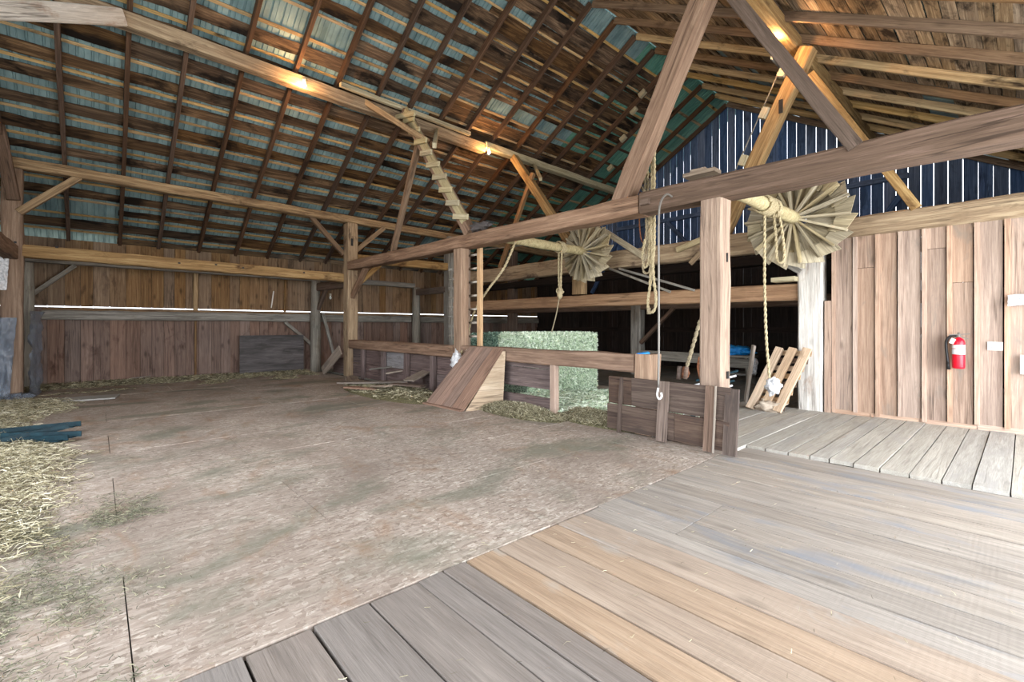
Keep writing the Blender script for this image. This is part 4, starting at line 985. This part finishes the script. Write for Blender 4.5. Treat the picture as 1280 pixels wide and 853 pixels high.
# straw along the left edge (its right border read off the photograph)
bd = [onZ(95, 512), onZ(60, 520), onZ(40, 530), onZ(85, 556), onZ(112, 565), onZ(95, 600), onZ(88, 650), onZ(60, 690), onZ(20, 715)]
def sbord(x):
    pts = sorted((p.x, p.y) for p in bd)
    return float(np.interp(x, [p[0] for p in pts], [p[1] for p in pts]))
def sd(x, y): e = sbord(x)+.12*nz(x, y, 2.5)-y; return 0 if e < -.1 else min(1, .12+e*2.2)
strands('straw', scatter(52000, (-13.2, -3.3, -2.6, .3), lambda x, y: .09*max(0, min(1, (sbord(x)-y)*1.5)), sd, 1), 0, .11, .0027, 'straw', 'loose yellow straw strewn along the left edge of the floor', 'straw', seed=1)
def sd2(x, y): e = sbord(x)+.55+.5*nz(x, y, 1.6, 4)-y; return max(0, min(.6, e))*(.4+.6*random.random())*(1 if nz(x, y, 3, 2) > -.1 else .2)
strands('green_hay', scatter(9000, (-5.5, -1.6, -.6, 1.2), lambda x, y: .006, sd2, 5), 0, .038, .0016, 'green_litter', 'thin green hay dust beside the straw on the near floor', 'hay', seed=5)
# litter at the foot of the left wall
def ld_(x, y): return max(0, min(1, .55+.9*nz(x, y, 1.1)-(x+15.6)*.55))
strands('litter', scatter(16000, (-16.2, -14.2, -2, 5.2), lambda x, y: .10*max(0, 1-(x+16.2)*.8), ld_, 2), 0, .12, .004, 'litter', 'dusty straw litter at the foot of the left wall', 'litter', seed=2)
# debris pile litter
def dd(x, y): return max(0, 1-((x+9.7)/2.1)**2-((y-5.0)/.75)**2)
v, f = [], []
for j in range(21):
    for i in range(41):
        x, y = -12+4.4*i/40, 4.1+1.55*j/20; v.append((x, y, .12*max(0, dd(x, y))**.7*(1+.5*nz(x, y, 3))-.015))
for j in range(20):
    for i in range(40): a = j*41+i; f.append((a, a+1, a+42, a+41))
tag(mesh_obj('litter_mound', v, f, M['heap'], None, None, True), 'mound of straw litter under the debris pile before the purple boards', 'litter', None, 'stuff')
def dh(x, y): return .12*max(0, dd(x, y))**.7*(1+.5*nz(x, y, 3))
PD = scatter(4500, (-12, -7.6, 4.1, 5.7), lambda x, y: 0, dd, 3)
for k in range(len(PD)): PD[k, 2] = dh(PD[k, 0], PD[k, 1])+random.random()*.04
strands('loose_stalks', PD, 0, .1, .0045, 'litter', None, None, bpy.data.objects['litter_mound'], 3)
X1 = -6.8
# green hay in the drive behind the rail and spilling right of the ramp
def hd(x, y):
    if X1-3 < x < X1+.02 and y > 6.55: return 0
    return max(0, min(1, 1.15-((x+5.6)/2.0)**2-((y-7.0)/1.5)**2+.5*nz(x, y, 1.7)))
strands('green_hay', scatter(38000, (-7.6, -3.0, 5.75, 9.0), lambda x, y: .045+.10*hd(x, y), hd, 4), 0, .13, .006, 'hay', 'pale green hay strewn on the floor behind the low rail', 'hay', seed=4)
X1 = -6.8
pc = onZ(740, 528); pc0 = onZ(625, 508)
def md(x, y):
    a = max(0, 1-((x-pc.x-.1)/1.1)**2-((y-pc.y-.15)/.42)**2); b = max(0, 1-((x+5.9)/1.1)**2-((y-5.42)/.38)**2)
    return max(a, b*.9)
heap = []
def hh(x, y): return .15*md(x, y)*(1+.4*nz(x, y, 3))
NX, NY = 60, 30; v, f = [], []
for j in range(NY+1):
    for i in range(NX+1):
        x, y = -7.0+3.4*i/NX, 4.75+1.25*j/NY; v.append((x, y, hh(x, y)*.85-.012))
for j in range(NY):
    for i in range(NX): a = j*(NX+1)+i; f.append((a, a+1, a+NX+2, a+NX+1))
hb = mesh_obj('hay_heap', v, f, M['heap'], None, None, True); tag(hb, 'low heap of olive hay before the rail beside the gate', 'hay', None, 'stuff')
P_ = scatter(26000, (-7.0, -3.6, 4.75, 6.0), lambda x, y: 0, md, 6)
for k in range(len(P_)): P_[k, 2] = hh(P_[k, 0], P_[k, 1])+random.random()*.03
strands('loose_stalks', P_, 0, .09, .0025, 'litter', None, None, hb, 6, 1.4)
# bales
def bale(lo, hi, mat, label, seed, faces):
    lo, hi = Vector(lo), Vector(hi); d = hi-lo; c = (lo+hi)/2; rg = np.random.default_rng(seed)
    nx, ny, nz_ = [max(4, int(q/.12)) for q in d]; v, f = [], []; idx = {}
    def vid(i, j, k):
        if (i, j, k) not in idx:
            p = Vector((lo.x+d.x*i/nx, lo.y+d.y*j/ny, lo.z+d.z*k/nz_)); q = (p-c).normalized()
            p += q*(.03*noise.noise(p*5)-.03+.015*noise.noise(p*14)); idx[(i, j, k)] = len(v); v.append(p-c)
        return idx[(i, j, k)]
    for (n1, n2, g) in ((nx, ny, lambda a, b, e: (a, b, e*nz_)), (nx, nz_, lambda a, b, e: (a, e*ny, b)), (ny, nz_, lambda a, b, e: (e*nx, a, b))):
        for e in (0, 1):
            for a in range(n1):
                for b in range(n2):
                    q = [vid(*g(a, b, e)), vid(*g(a+1, b, e)), vid(*g(a+1, b+1, e)), vid(*g(a, b+1, e))]
                    f.append(tuple(q))
    root = mesh_obj('hay_bale', v, f, M[mat], None, Matrix.Translation(c), True); tag(root, label, 'hay bale', 'stacked green hay bales')
    me = root.data; import bmesh as _b; bm = _b.new(); bm.from_mesh(me); _b.ops.recalc_face_normals(bm, faces=bm.faces); bm.to_mesh(me); bm.free()
    if faces:
        P = []
        for ax, sd_, n in faces:
            q = rg.uniform(0, 1, (n, 3)); q[:, ax] = sd_; P.append(np.array(lo)+q*np.array(d))
        strands('hay_stalks', np.concatenate(P), 0, .11, .0065, 'hay' if mat == 'bale' else 'hay_shaded', None, None, root, seed, 2.2)
    return root
bale((X1-.95, 6.6, .69), (X1, 8.82, 1.34), 'bale', 'top bale at the right end of the hay stack', 1, ((0, 1, 9000), (2, 1, 4500), (1, 0, 3500)))
bale((X1-.95, 6.6, .03), (X1, 8.82, .65), 'bale', 'bottom bale at the right end of the hay stack, behind the rail', 2, ((0, 1, 8000),))
bale((X1-1.93, 6.62, .69), (X1-1.0, 8.8, 1.33), 'bale_shaded', 'top bale second from the right, behind the ladder', 3, ((2, 1, 3500), (1, 0, 3500)))
bale((X1-1.93, 6.62, .03), (X1-1.0, 8.8, .65), 'bale_shaded', 'bottom bale second from the right, behind the ramp', 4, ())
bale((X1-2.95, 6.8, .69), (X1-1.99, 8.8, 1.30), 'bale_shaded', 'top bale at the left end of the hay stack, left of the post', 5, ((2, 1, 3000), (1, 0, 3000)))
bale((X1-2.95, 6.8, .03), (X1-1.99, 8.8, .65), 'bale_shaded', 'bottom bale at the left end of the hay stack', 6, ())
# dry stalks on the near floor
rg = np.random.default_rng(9); n = 900
Q = np.stack([rg.uniform(-9, 1.5, n), rg.uniform(.1, 5.4, n), np.full(n, .008)], 1)
strands('stray_stalks', Q, 0, .04, .0011, 'litter', 'stray dry stalks scattered over the open floor', 'straw', seed=9, lift=.05)

# peg holes and mortises cut in the old timbers
def hole(par, c, sx, sz, ax='x'):
    c = Vector(c)
    if ax == 'x': bar('mortise', c-Vector((0, 0, sz/2)), c+Vector((0, 0, sz/2)), .012, sx, 'black', par, up=(0, 1, 0))
    else: bar('mortise', c-Vector((0, 0, sz/2)), c+Vector((0, 0, sz/2)), sx, .012, 'black', par, up=(0, 1, 0))
byl = {o.get('label'): o for o in bpy.data.objects if o.get('label')}
gi = byl['golden beam in front of the left wall between the tall posts']
for px, py in ((71, 309), (224, 329), (270, 331), (304, 335), (380, 341)): hole(gi, onX(px, py, -13.985), .05, .035)
hole(po, onX(440, 303, -13.665), .07, .22)
hole(byl['thick brown post behind the leaning gate'], onX(910, 469, -2.45), .05, .09)
hole(byl['thick brown post behind the leaning gate'], onX(909, 322, -2.45), .03, .11)
hole(byl['tall post at the far left edge wrapped in plastic'], onX(19, 303, -13.97), .04, .04); hole(byl['tall post at the far left edge wrapped in plastic'], onX(20, 309, -13.97), .04, .04)
hole(byl['golden strut with blocks and a wire, in front of the gable'], onY(976, 133, 9.365), .07, .25, 'y')
